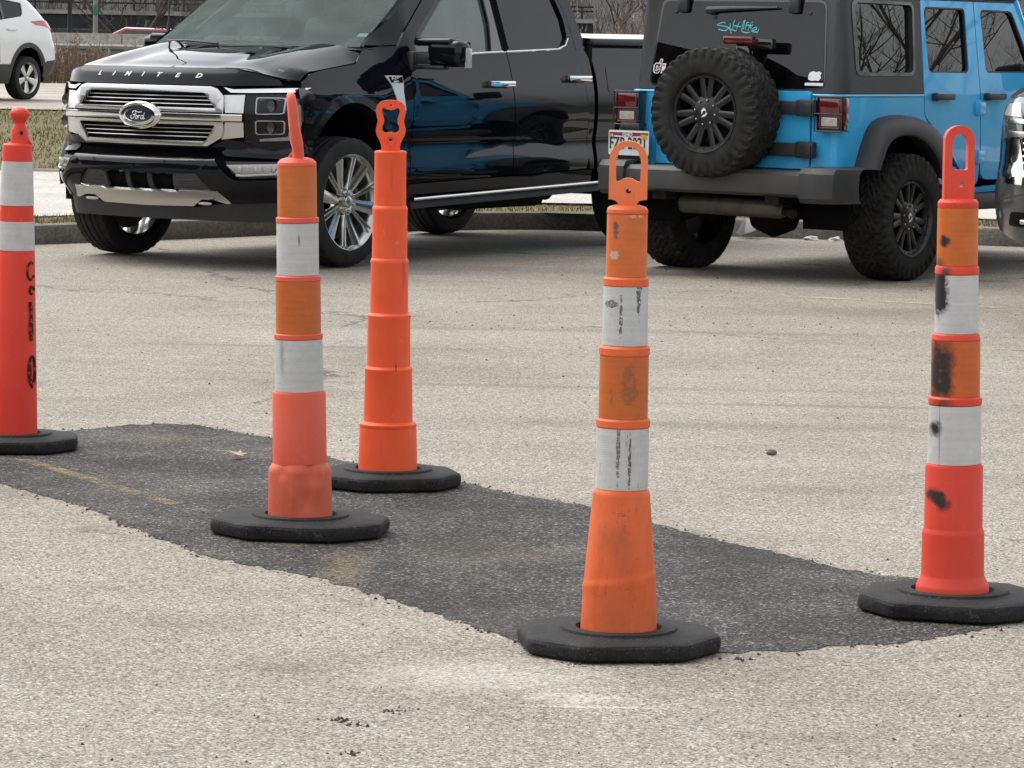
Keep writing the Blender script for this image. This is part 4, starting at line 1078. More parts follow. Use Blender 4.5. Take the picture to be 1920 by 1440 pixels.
BED = [(-2.985, .53), (-2.985, 1.20), (-2.955, 1.435), (-4.66, 1.462), (-4.72, 1.40), (-4.74, .70), (-4.66, .58), (-4.22, .52)] + arch(-3.72, .50, .55, 180, 0)[1:-1][::-1][::-1][::1][0:0]
_ar = arch(-3.72, .50, .55, 180, 0)          # from rear (-4.22) over the top to the front (-3.22)
BED += _ar[1:] + [(-3.20, .53)]
for sg in (1, -1):
    O = (0, sg, 0)
    L_ = 'body'
    b = MB()
    b.panel(FEND, side(sg), out=O)
    b.panel([(-.31, 1.40), (-.49, 1.397), (-.643, 1.404), (-.728, 1.492), (-1.050, 1.714), (-1.32, 1.90), (-1.22, 1.93), (-.875, 1.712), (-.615, 1.55)], side(sg), out=O)
    b.panel([(-2.885, .555), (-2.86, .66), (-2.857, .95), (-2.79, 1.33), (-2.78, 1.60), (-2.69, 1.84), (-2.57, 1.915), (-2.66, 1.93), (-2.80, 1.86), (-2.88, 1.72), (-2.925, 1.44), (-2.935, 1.20), (-2.935, .56)], side(sg), out=O)
    b.panel([(-.67, .50), (-2.93, .55), (-2.93, .47), (-.67, .43)], side(sg, -.012), out=O)
    b.panel([(-1.30, 1.905), (-2.66, 1.915), (-2.62, 1.945), (-1.22, 1.94)], side(sg), out=O)
    body = b.build('front_wing' if False else 'body_side', bp, TK, solid=.014)
    body['label'] = 'black painted fender, rocker, pillars and roof rail of one flank'
    bd = MB().panel(BED, side(sg), out=O).build('bed_side', bp, TK, solid=.014)
    fd = MB().panel(rnd([(-3.124, 1.27), (-3.40, 1.27), (-3.40, 1.095), (-3.124, 1.095)], .03), side(sg, .003), out=O).build('fuel_door', bp, bd, solid=.01)
    MB().panel(arch(-.02, .475, .535, -4, 184) + arch(-.02, .535, .592, 184, -4), side(sg, .022), out=O, step=.04).build('wheel_flare', MAT['gloss_black'], TK, solid=.045)
    MB().panel(arch(-3.72, .505, .555, -4, 184) + arch(-3.72, .56, .61, 184, -4), side(sg, .022), out=O, step=.04).build('wheel_flare', MAT['gloss_black'], TK, solid=.045)
    for poly, win, hx, nm, gl in ((DOOR_F, WIN_F, (-1.578, -1.873, 1.153), 'front_door', 'glass_light'), (DOOR_R, WIN_R, (-2.579, -2.864, 1.19), 'rear_door', 'glass_dark')):
        d = MB().panel(rnd(poly, .015, 2), side(sg), [rnd(win, .025, 3)], out=O).build(nm, bp, TK, solid=.03)
        cx = sum(p[0] for p in win) / len(win); cz = sum(p[1] for p in win) / len(win)
        big = [(cx + (x - cx) * 1.03, cz + (z - cz) * 1.05) for x, z in win]
        MB().panel(big, side(sg, -.022), out=O).build('window', MAT[gl], d)
        if nm == 'front_door':
            # black window surround and quarter divider
            MB().panel([(-.884, 1.49), (-1.236, 1.72), (-1.47, 1.862), (-1.50, 1.85), (-1.255, 1.685), (-.93, 1.465), (-.875, 1.43)], side(sg, -.010), out=O).build('window_surround', MAT['black_plastic'], d, solid=.008)
            MB().panel([(-1.71, 1.37), (-1.775, 1.55), (-1.795, 1.86), (-1.90, 1.86), (-1.885, 1.37)], side(sg, .002), out=O).build('pillar_cover', MAT['gloss_black'], d, solid=.006)
        ch = [(-1.30, 1.318), (-1.40, 1.335), (-1.47, 1.358), (-1.70, 1.366), (-1.88, 1.3715)] if nm == 'front_door' else [(-1.89, 1.372), (-2.55, 1.394), (-2.66, 1.42), (-2.72, 1.47)]
        if nm == 'front_door': ch = [(-.80, 1.318)] + ch
        MB().tube([(x, sg * (Ys(x, z) + .004), z - .004) for x, z in ch], .0085, 6).build('belt_trim', MAT['chrome'], d)
        x0, x1, hz = hx
        hm = MB().rbox((( x0 + x1) / 2, sg * (Ys(x0, hz) + .035), hz), (x0 - x1, .022, .042), .009)
        hm.rbox((x0 - .02, sg * (Ys(x0, hz) + .018), hz), (.035, .05, .045), .01).rbox((x1 + .03, sg * (Ys(x0, hz) + .018), hz), (.03, .05, .036), .008)
        hd = hm.build('handle', MAT['chrome'], d)
        MB().panel([(p[0], p[1]) for p in ell((x0 + x1) / 2, hz, .075, .055, 20)], side(sg, .0015), out=O, step=.03).build('handle_recess', bp, d)
        # bright lower edge of the doors
        lo = [(-.66, .505), (-1.88, .532)] if nm == 'front_door' else [(-1.89, .532), (-2.86, .560)]
    # running board
    rb_ = MB().panel([(-.70, .392), (-3.03, .452), (-3.03, .40), (-.70, .34)], lambda x, z: (x, sg * .965, z), out=O)
    rb_.add([(-.70, sg * .965, .392), (-3.03, sg * .965, .452), (-3.03, sg * .80, .452), (-.70, sg * .80, .392)], [(0, 1, 2, 3)])
    r_ = rb_.build('running_board', MAT['black_plastic'], TK, solid=.02)
    MB().tube([(-.72, sg * .968, .402), (-3.0, sg * .968, .460)], .0125, 8).build('bright_strip', MAT['chrome'], r_)
    # mirror on its twin arms
    mm = MB().rbox((-.79, sg * 1.185, 1.352), (.15, .27, .17), .045, seg=3).rbox((-.775, sg * 1.10, 1.425), (.12, .30, .052), .022, seg=3)
    mr = mm.build('door_mirror', bp, TK, ang=60)
    MB().rbox((-.755, sg * 1.00, 1.322), (.07, .22, .078), .015).rbox((-.76, sg * 1.07, 1.262), (.07, .24, .028), .012).rbox((-.74, sg * .93, 1.30), (.06, .06, .13), .02).build('mirror_arm', MAT['black_plastic'], mr)
    MB().rbox((-.82, sg * 1.318, 1.325), (.07, .012, .13), .005).build('turn_signal', MAT['lamp_clear'], mr)
    MB().panel([(1.07 if sg > 0 else -1.07, 1.27), (sg * 1.30, 1.27), (sg * 1.30, 1.43), (sg * 1.07, 1.43)], lambda y, z: (-.868, y, z), out=(-1, 0, 0)).build('mirror_glass', MAT['gloss_black'], mr)
    # fender badge
    bg = MB().panel([(-.44, 1.206), (-.613, 1.206), (-.611, 1.154), (-.60, 1.10), (-.61, .98), (-.545, .98), (-.487, 1.15)], side(sg, .006), out=O, step=.03).build('fender_badge', M_plain('badge_silver', (.72, .73, .74), .35, .35, var=.05), TK, solid=.012)
    MB().panel([(-.468, 1.198), (-.607, 1.198), (-.605, 1.160), (-.487, 1.160)], side(sg, .0085), out=O, step=.03).build('plate', MAT['gloss_black'], bg)
    xs_ = -1 if sg > 0 else 1
    Mt = lambda x, z, o=.0095: Mfrom((x, sg * (Ys(x, z) + o), z), (-sg, 0, 0), (0, -.05 * sg, 1), (0, sg, .05))
    MB().text('F-150', .034, .001, Mt(-.542, 1.1875) @ Matrix.Diagonal((1.25, .85, 1, 1)), .0012).text('LIMITED', .016, .001, Mt(-.538, 1.1665), .0006).build('lettering', MAT['white_mark'], bg, flat=True)
    # fender side marker and headlamp wedge
    MB().panel([(.505, 1.125), (.455, 1.125), (.385, 1.10), (.355, 1.075), (.375, 1.055), (.45, 1.045), (.505, 1.02)], side(sg, .003), out=O, step=.03).build('lamp_wedge', MAT['gloss_black'], TK, solid=.01)
    # liners
    for cx in (-.01, -3.70):
        lm = MB().rings([[(cx + r * math.cos(rad(a)), sg * y, .46 + r * 1.12 * math.sin(rad(a))) for a in range(-10, 191, 10)] for r, y in ((.50, .955), (.50, .50), (.02, .50))], False)
        lm.build('wheel_liner', MAT['void'], TK)

# cab top, hood, glass
def ws_half(z): return interp([(1.385, .84), (1.70, .775), (1.92, .70)], z)
def ws_x(y, z): return -.10 - .22 * (y / .85) ** 2 - (z - 1.40) * 1.72 + .10 * max(0, z - 1.6)
MB().grid(lambda u, v: (ws_x((2 * v - 1) * ws_half(1.385 + .52 * u), 1.385 + .52 * u), (2 * v - 1) * ws_half(1.385 + .52 * u), 1.385 + .52 * u), 16, 26).build('windscreen', MAT['glass_light'], TK)
for sg in (1, -1):
    def pil(u, v):
        z = 1.385 + .53 * u
        a = Vector((ws_x(ws_half(z), z), sg * ws_half(z), z)); xe = interp([(1.40, -.31), (1.55, -.615), (1.712, -.875), (1.93, -1.22)], z)
        c = Vector((xe, sg * Ys(xe, z), z))
        return tuple(a.lerp(c, v) + Vector((.02, 0, .012)) * math.sin(v * math.pi) * .8)
    MB().grid(pil, 12, 4).build('windscreen_pillar', bp, TK, solid=.0)
MB().grid(lambda u, v: (-.98 - 1.75 * u, (2 * v - 1) * (.705 - .03 * u), 1.895 + .06 * math.sin(math.pi * min(1, u * .8 + .22)) - .035 * (2 * v - 1) ** 4 - .02 * u), 16, 16).build('roof', bp, TK, solid=.02)
MB().grid(lambda u, v: (-2.73 - .17 * (1 - u) - .03, (2 * v - 1) * interp([(0, .93), (.35, .90), (1, .69)], u), 1.10 + .80 * u), 10, 10).build('cab_back', bp, TK)
MB().grid(lambda u, v: (-2.80 - .16 * (1 - u), (2 * v - 1) * (.74 - .12 * u), 1.45 + .38 * u), 4, 4).build('rear_window', MAT['glass_dark'], TK)
def shut(x): return interp([(-.42, 1.392), (-.29, 1.374), (-.20, 1.302), (-.17, 1.286), (0, 1.267), (.625, 1.196), (.8, 1.15)], x)
ZR = [(-.42, 1.412), (-.274, 1.401), (.034, 1.352), (.32, 1.299), (.515, 1.250), (.66, 1.215), (.80, 1.19)]
def zfront(y):
    a = abs(y); return 1.240 - (.078 * ((a - .60) / .32) ** 1.5 if a > .60 else 0)
def xfront(y): return Xf(y, zfront(y))
def Zh(x, y):
    a = abs(y)
    if a < .70: z = smooth_interp(ZR, x) + interp([(0, .012), (.7, .045)], x) * (1 - (a / .70) ** 2) + .012 * math.exp(-((a - .60) / .09) ** 2) * interp([(-.2, 1), (.4, 1), (.65, 0)], x) - .010 * math.exp(-((a - .40) / .08) ** 2) * interp([(-.2, 1), (.4, .8), (.65, 0)], x)
    else: z = smooth_interp(ZR, x) + .012 * math.exp(-((a - .60) / .09) ** 2) * interp([(-.2, 1), (.4, 1), (.65, 0)], x) - (smooth_interp(ZR, x) - shut(x)) * min(1.05, ((a - .70) / max(.05, Ys(x, shut(x)) - .704))) ** 1.5
    wd = .26 - .15 * min(1, max(0, (a - .6) / .3))
    w = min(1, max(0, (x - (xfront(y) - wd)) / wd)); w = w * w * (3 - 2 * w)
    return z * (1 - w) + zfront(y) * w
hood_poly = []
for i in range(33):
    y = -.875 + 1.75 * i / 32; hood_poly.append((xfront(y) - .003, y))
def hood_side_y(x): return Ys(x, shut(x)) - .004
hood_poly += [(x, hood_side_y(x)) for x in (.45, .3, .15, 0, -.15)] + [(-.20, Ys(-.20, 1.302) - .005), (-.275, Ys(-.275, 1.365) - .008)] + [(-.055 - .23 * (y / .85) ** 2, y) for y in (.82, .6, .4, .2, 0, -.2, -.4, -.6, -.82)] + [(-.275, -Ys(-.275, 1.365) + .008), (-.20, -Ys(-.20, 1.302) + .005)] + [(x, -hood_side_y(x)) for x in (-.15, 0, .15, .3, .45)]
hd = MB().panel(hood_poly, lambda x, y: (x, y, Zh(x, y)), out=(0, 0, 1), step=.045).build('hood', bp, TK, ang=60, solid=.012)
# hood nose with the spaced lettering
MB().panel([(-.86, 1.140), (-.62, 1.132), (.62, 1.132), (.86, 1.140), (.84, 1.175), (.74, 1.21), (.60, 1.239), (-.60, 1.239), (-.74, 1.21), (-.84, 1.175)], front(), out=(1, 0, 0), step=.04).build('hood_nose', bp, hd, solid=.012)
for ch, y in zip('LIMITED', (-.418, -.293, -.170, -.045, .080, .225, .380)):
    z = 1.1915 - .004 * y
    x = Xf(y, z) + .002
    dx = (Xf(y, z + .01) - Xf(y, z - .01)) / .02; dy = (Xf(y + .01, z) - Xf(y - .01, z)) / .02
    X_ = Vector((dy, 1, 0)).normalized(); Z_ = Vector((1, -dy, -dx)).normalized(); Y_ = Z_.cross(X_)
    MB().text(ch, .050, .0015, Mfrom((x, y, z), X_, Y_, Z_) @ Matrix.Diagonal((1.15, .80, 1, 1)), .0016, shear=.35).build('letter', MAT['white_mark'], hd, flat=True)
# cowl and wipers
MB().grid(lambda u, v: (-.03 - .17 * u - .23 * ((2 * v - 1)) ** 2, (2 * v - 1) * .86, 1.378 + .010 * u - .012 * (2 * v - 1) ** 2), 4, 20).build('cowl', MAT['black_plastic'], TK)
for y0, y1 in ((.62, -.12), (-.10, -.72)):
    pts = [(ws_x(y0, 1.42) + .06, y0 - .05, 1.392), (ws_x(y0, 1.42) + .045, (y0 + y1) / 2, 1.408), (ws_x(y1, 1.43) + .04, y1, 1.404)]
    wpr = MB().tube(pts, .009, 6)
    wpr.tube([(ws_x(y, 1.43) + .03, y, 1.406) for y in (y0 - .1, (y0 + y1) / 2, y1 - .05)], .007, 5).build('wiper', MAT['black_plastic'], TK)
MB().tube([(-.43, -.845, 1.375), (-.43, -.845, 1.53), (-.432, -.845, 1.53), (-.445, -.846, 2.05)], [.014, .011, .0065, .005], 8).build('antenna', MAT['black_plastic'], TK)
MB().panel([(.815, 1.452), (.885, 1.452), (.885, 1.472), (.815, 1.472)], lambda y, z: (ws_x(y * .92, z) - .006, y * .92, z), out=(1, 0, 0), step=.03).build('windscreen_sticker', M_plain('sticker_pale', (.55, .72, .64), .6, var=.2, vs=60), TK)

# grille
fr = [(-.50, 1.127), (-.548, 1.114), (-.592, 1.072), (-.597, 1.0), (-.597, .86), (-.590, .815), (-.49, .757), (.49, .757), (.590, .815), (.597, .86), (.597, 1.0), (.592, 1.072), (.548, 1.114), (.50, 1.127)]
up = [(-.545, .993), (-.458, 1.088), (.458, 1.088), (.545, .993)]
lo = [(-.545, .888), (.545, .888), (.475, .786), (-.475, .786)]
md = [(-.592, .909), (.592, .909), (.592, .967), (-.592, .967)]
gf = MB().panel(fr, front(.028), [rnd(up, .012, 3), md, rnd(lo, .012, 3)], out=(1, 0, 0), step=.05).build('grille_frame', MAT['satin_chrome'], TK, solid=.03, bevel=.006)
MB().panel([(-.64, .755), (.64, .755), (.64, 1.13), (-.64, 1.13)], front(-.02), out=(1, 0, 0)).build('grille_mesh', MAT['void'], gf)
MB().panel([(-.71, .916), (.71, .916), (.71, .957), (-.71, .957)], front(.034), out=(1, 0, 0), step=.05).build('grille_bar', MAT['chrome'], gf, solid=.02, bevel=.008)
for z in (1.064, 1.040, 1.015): MB().tube([(Xf(y, z) + .006, y, z) for y in [(-.545 + 1.09 * i / 16) * (1 - max(0, z - 1.0) * 1.6) for i in range(17)]], .0030, 6).build('grille_slat', MAT['slat'], gf)
for z in (.863, .838, .813): MB().tube([(Xf(y, z) + .006, y, z) for y in [(-.545 + 1.09 * i / 16) * (1 - max(0, .885 - z) * 1.4) for i in range(17)]], .0030, 6).build('grille_slat', MAT['slat'], gf)
for sg in (1, -1):
    MB().panel([(sg * a, b) for a, b in ((.585, 1.075), (.708, 1.079), (.706, .966), (.602, .966))], front(.012), out=(1, 0, 0), step=.04).build('grille_wing', MAT['satin_chrome'], gf, solid=.02)
    MB().panel([(sg * a, b) for a, b in ((.602, .908), (.706, .908), (.706, .818), (.60, .803), (.575, .80))], front(.012), out=(1, 0, 0), step=.04).build('grille_wing', MAT['satin_chrome'], gf, solid=.02)
# round-ended oval emblem with script lettering
em = node('emblem', TK, (Xf(0, .938) + .030, 0, .938))
EM = Matrix(((0, 0, 1, 0), (1, 0, 0, 0), (0, 1, 0, 0), (0, 0, 0, 1)))   # x->y, y->z, z->x
def oval(a, b, z): return [(a * math.cos(2 * math.pi * i / 48), b * math.sin(2 * math.pi * i / 48), z) for i in range(48)]
MB().rings([oval(.166, .086, -.03), oval(.166, .086, .004), oval(.158, .079, .010), oval(.152, .073, .006), oval(.142, .066, .012), oval(.136, .062, .022), oval(.112, .044, .024), oval(.105, .040, .017)], True, (True, False), EM).build('oval_ring', MAT['chrome'], em)
MB().rings([oval(.107, .041, .010), oval(.106, .0405, .018), oval(.06, .02, .022), oval(.001, .001, .0225)], True, (False, False), EM).build('oval_field', MAT['navy_mark'], em)
def script(mb, strokes, sc, w, M):
    for st in strokes:
        pts = []
        n = len(st)
        for i in range(n - 1):
            p0, p1, p2, p3 = (Vector((*st[max(0, i - 1)], 0)), Vector((*st[i], 0)), Vector((*st[i + 1], 0)), Vector((*st[min(n - 1, i + 2)], 0)))
            for t in (0, .33, .67):
                pts.append(.5 * ((2 * p1) + (p2 - p0) * t + (2 * p0 - 5 * p1 + 4 * p2 - p3) * t * t + (3 * p1 - p0 - 3 * p2 + p3) * t ** 3))
        pts.append(Vector((*st[-1], 0)))
        mb.tube([p * sc for p in pts], w, 5, M)
FORD = [[(63, 60), (66, 70), (80, 74), (100, 68), (120, 68), (126, 72)], [(86, 70), (82, 58), (74, 42), (64, 32), (54, 33), (50, 42), (56, 50)], [(66, 54), (80, 54), (88, 58)],
        [(94, 48), (86, 46), (82, 36), (88, 30), (96, 36), (96, 46), (90, 50)], [(102, 50), (104, 32)], [(103, 42), (110, 50), (116, 48)], [(136, 48), (128, 50), (120, 40), (124, 31), (132, 34), (138, 44)], [(146, 66), (140, 48), (136, 34), (142, 31), (148, 36)]]
sm = MB()
script(sm, [[(x - 99, y - 52) for x, y in s_] for s_ in FORD], .00115, .0030, Matrix.Translation((Xf(0, .938) + .030, 0, .938)) @ EM @ Matrix.Translation((0, 0, .0225)))
so = sm.build('script', MAT['white_mark'], em); so.location = (-(Xf(0, .938) + .030), 0, -.938)

# headlamps, bright brow, fog lamps
for sg in (1, -1):
    m_ = lambda L: [(sg * a, b) for a, b in L]
    hl = MB().panel(m_([(.708, 1.080), (.925, 1.088), (.945, .96), (.925, .80), (.90, .775), (.708, .786)]), front(-.045), out=(1, 0, 0), step=.04).build('headlamp', MAT['void'], TK, solid=.01)
    for z0, z1 in ((.958, 1.066), (.833, .922)):
        q = rnd(m_([(.750, z0), (.872, z0 + .004), (.876, z1), (.750, z1)]), .014, 3)
        cx = sum(p[0] for p in q) / len(q); cz = sum(p[1] for p in q) / len(q)
        inner = [(cx + (a - cx) * .90, cz + (b - cz) * .88) for a, b in q]
        MB().panel(q, front(-.014), [inner], out=(1, 0, 0), step=.04).build('lamp_bezel', MAT['satin_chrome'], hl, solid=.02)
        MB().lathe([(-.012, .001), (-.010, .018), (0, .034), (.006, .040)], 20, Matrix.Translation((Xf(cx, cz) - .030, cx + sg * .012, cz)) @ EM.inverted().transposed() if False else Mfrom((Xf(cx, cz) - .022, cx + sg * .02, cz), (0, 1, 0), (0, 0, 1), (1, 0, 0))).build('projector', MAT['gloss_black'], hl)
    MB().panel(m_([(.895, 1.06), (.925, 1.06), (.940, .94), (.918, .80), (.77, .790), (.77, .806), (.885, .822), (.905, .94)]), front(-.012), out=(1, 0, 0), step=.03).build('running_light', MAT['lamp_clear'], hl, solid=.015)
    MB().panel(m_([(.93, 1.09), (.955, 1.09), (.955, .92), (.935, .92)]), front(-.006), out=(1, 0, 0), step=.03).build('side_marker', MAT['lamp_amber'], hl, solid=.015)
    MB().panel(m_([(.708, 1.080), (.930, 1.088), (.952, .96), (.932, .80), (.90, .775), (.708, .786)]), front(.004), out=(1, 0, 0), step=.04).build('lens', MAT['lens'], hl)
    MB().panel(m_([(.575, 1.124), (.625, 1.092), (.72, 1.092), (.93, 1.099), (.965, 1.128), (.72, 1.116), (.64, 1.112)]), front(.010), out=(1, 0, 0), step=.04).build('lamp_brow', MAT['chrome'], TK, solid=.02)
    fg = MB().panel(m_([(.63, .645), (.905, .656), (.89, .585), (.705, .573)]), front(-.02), out=(1, 0, 0), step=.04).build('fog_lamp', MAT['slat'], TK)
    for k in range(5):
        yy = .715 + k * .036
        MB().rbox((Xf(yy, .62) - .002, sg * yy, .620 + .004 * (k % 2)), (.012, .026 - .003 * (k % 2), .034), .008).build('fog_projector', MAT['lamp_clear'], fg)
    MB().tube([(Xf(y, z) + .012, sg * y, z) for y, z in ((.70, .583), (.74, .581), (.80, .586), (.87, .592), (.893, .64))], .008, 6).build('fog_strip', MAT['lamp_clear'], fg)
    MB().panel(m_([(.615, .665), (.925, .668), (.90, .572), (.70, .560), (.655, .60)]), front(-.03), out=(1, 0, 0), step=.04).build('fog_pocket', MAT['black_plastic'], fg)
# bumper, intake, skid trim, valance
MB().panel([(-.97, .68), (-.60, .70), (-.52, .755), (.52, .755), (.60, .70), (.97, .68), (.97, .80), (.70, .79), (.60, .80), (.49, .75), (-.49, .75), (-.60, .80), (-.70, .79), (-.97, .80)], front(.004), out=(1, 0, 0), step=.04).build('front_fascia', bp, TK, solid=.02)
half = [(0, .682), (.50, .682), (.56, .68), (.66, .570), (.70, .548), (.90, .555), (.925, .59), (.965, .66), (.985, .66), (.985, .46), (.955, .415), (.62, .40), (.57, .474), (.535, .478), (.44, .592), (.29, .588), (.25, .588), (0, .588)]
bpoly = half + [(-a, b) for a, b in half[::-1][1:-1]]
bm_ = MB().panel(bpoly, front(.012), out=(1, 0, 0), step=.035).build('front_bumper', bp, TK, solid=.010)
MB().panel([(-.58, .47), (.58, .47), (.47, .60), (-.47, .60)], front(-.04), out=(1, 0, 0)).build('intake', MAT['void'], bm_)
for sg in (1, -1):
    pl_ = MB().panel([(sg * a, b) for a, b in ((.545, .480), (.44, .588), (.275, .584), (.262, .484))], front(-.004), out=(1, 0, 0), step=.04)
    pl_.build('intake_blank', MAT['grey_plastic'], bm_, solid=.02)
    for zz in (.513, .545): MB().tube([(Xf(y, zz) + .001, sg * y, zz) for y in (.30, .38, .47)], .004, 5).build('blank_rib', MAT['black_plastic'], bm_)
for y in (-.088, .088): MB().panel([(y - .018, .475), (y + .018, .475), (y + .018, .592), (y - .018, .592)], front(-.012), out=(1, 0, 0), step=.04).build('intake_strut', MAT['black_plastic'], bm_, solid=.02)
hk = [(0, .464), (.285, .464), (.31, .476), (.575, .476), (.625, .402), (.60, .398), (.515, .422), (.43, .422), (.36, .378), (0, .372)]
MB().panel(hk + [(-a, b) for a, b in hk[::-1][1:-1]], front(.024), out=(1, 0, 0), step=.035).build('skid_trim', MAT['satin_chrome'], bm_, solid=.02)
for sg in (1, -1):
    MB().tube([(Xf(.46, .40) + .035, sg * y, .398) for y in (.405, .43, .48, .505)], [.006, .011, .011, .006], 8).build('tow_hook', MAT['lamp_clear'], bm_)
MB().panel([(-.93, .435), (-.60, .405), (-.36, .37), (.36, .37), (.60, .405), (.93, .435), (.90, .285), (.5, .288), (-.5, .288), (-.90, .285)], front(-.012), out=(1, 0, 0), step=.04).build('valance', MAT['black_plastic'], TK, solid=.02)
MB().panel([(-.90, .36), (.90, .36), (.90, 1.22), (-.90, 1.22)], front(-.075), out=(1, 0, 0)).build('nose_light_block', MAT['void'], TK)  # black panel added behind the nose to block light
for y in (-.36, .22): MB().lathe([(0, .011), (.003, .010), (.003, .001)], 12, Mfrom((Xf(y, .655) + .012, y, .655), (0, 1, 0), (0, 0, 1), (1, 0, 0))).build('parking_sensor', MAT['gloss_black'], bm_)
# bed
MB().grid(lambda u, v: (-2.96 - 1.70 * u, (2 * v - 1) * .90, 1.452 + .004 * u + .034 * (1 - abs(2 * v - 1) ** 5) * (1 if .02 < u < .98 else .3)), 24, 14).build('bed_cover', MAT['gloss_black'], TK, solid=.02)
for sg in (1, -1): MB().rbox((-3.82, sg * .895, 1.447), (1.70, .07, .05), .018).build('bed_rail', MAT['black_plastic'], TK)
MB().grid(lambda u, v: (-4.70 - .05 * math.sin(u * 3.1), (2 * v - 1) * .90, .62 + .84 * u), 8, 8).build('tailgate', bp, TK, solid=.03)
MB().rbox((-4.82, 0, .55), (.16, 1.86, .20), .04).build('rear_bumper', MAT['satin_chrome'], TK)
for sg in (1, -1): MB().rbox((-4.70, sg * .915, 1.15), (.10, .10, .46), .03).build('tail_lamp', MAT['lamp_red'], TK)
MB().grid(lambda u, v: (-2.96, (2 * v - 1) * .93, .5 + .92 * u), 2, 2).build('bed_front', MAT['under'], TK)
# floor, axles, tank, silencer
un = MB().box((-1.9, 0, .56), (5.2, 1.5, .10)).box((-1.9, .42, .47), (5.2, .10, .16)).box((-1.9, -.42, .47), (5.2, .10, .16))
un.build('chassis', MAT['under'], TK, flat=True)
MB().rbox((-2.2, .50, .42), (1.1, .42, .26), .06).build('fuel_tank', MAT['under'], TK)
MB().lathe([(-.34, .001), (-.34, .10), (.34, .10), (.34, .001)], 20, Matrix.Translation((-3.0, -.35, .40)) @ Matrix.Rotation(rad(90), 4, 'Y')).build('silencer', MAT['brake'], TK)
MB().tube([(-3.693, -.8, .41), (-3.693, .8, .41)], .05, 10).lathe([(-.16, .02), (-.10, .13), (.10, .13), (.16, .02)], 16, Matrix.Translation((-3.693, 0, .41)) @ Matrix.Rotation(rad(90), 4, 'X')).build('rear_axle', MAT['under'], TK)
MB().tube([(0, -.8, .40), (0, .8, .40)], .05, 8).build('front_axle', MAT['under'], TK)
# cabin
MB().rbox((-.66, 0, 1.26), (.55, 1.55, .22), .08).build('dashboard', MAT['interior'], TK)
for sg in (1, -1):
    st = MB().rbox((-1.52, sg * .42, .98), (.55, .55, .20), .07).rbox((-1.78, sg * .42, 1.28), (.20, .52, .62), .08, Matrix.Translation((0, 0, 0))).rbox((-1.84, sg * .42, 1.68), (.12, .30, .20), .05)
    st.build('seat', MAT['interior'], TK)
MB().rbox((-2.55, 0, 1.25), (.22, 1.45, .70), .09).rbox((-2.30, 0, .95), (.5, 1.45, .2), .07).build('rear_bench', MAT['interior'], TK)
MB().tube([(-.98 + .06 * math.sin(t), .40 + .19 * math.cos(t), 1.26 + .18 * math.sin(t)) for t in [2 * math.pi * i / 24 for i in range(25)]], .016, 8, cap=False).build('steering_wheel', MAT['interior'], TK)
MB().box((-1.7, 0, .86), (2.2, 1.7, .04)).build('cabin_floor', MAT['void'], TK)
def ford_cap(w, AX, z, rb): pass
for x, ph in ((0, .35), (-3.693, .1)):
    for sg in (1, -1):
        wheel(TK, (x, sg * .862, .405), sg, .414, .262, .302, 'multi', MAT['rim_silver'], MAT['rubber'], 'road', ph)

# ---------------------------------------------------------------- blue off-roader seen from behind
JP = thing('off_road_vehicle', 'bright blue boxy off-roader with black hardtop and a knobbly spare wheel on its back', 'off-roader', (1.722, 22.241, .0), rad(53.0))
bl = MAT['blue_paint']; HT = MAT['hardtop']
def wrapmap(Yf, Xr, r, sg, lean=None, off=0.0):
    """chart (u,z): u runs back along the flank, round the rear corner and across the tail to the middle"""
    def fn(u, z):
        Y = Yf(z) + off; X = Xr - off; u0 = X + r
        if u >= u0: x, y, w = u, Y, 0.0
        else:
            s = u0 - u; q = r * math.pi / 2
            if s < q: t = s / r; x, y, w = u0 - r * math.sin(t), Y - r + r * math.cos(t), 1 - math.cos(t)
            else: x, y, w = X, Y - r - (s - q), 1.0
        if lean: x += lean(z) * w
        return (x, sg * y, z)
    return fn
rJ = .07
def ur(y, Y=.785, Xr=-.62, r=rJ): return (Xr + r) - r * math.pi / 2 - ((Y - r) - y)   # chart u of a point at |y| on the tail
Yt = lambda z: .785 - (.03 * max(0, .72 - z) / .2)
Yh = lambda z: .785 - .075 * max(0, z - 1.16)
leanH = lambda z: .14 * max(0, z - 1.16)
def Xrear(z): return -.60 + leanH(z)
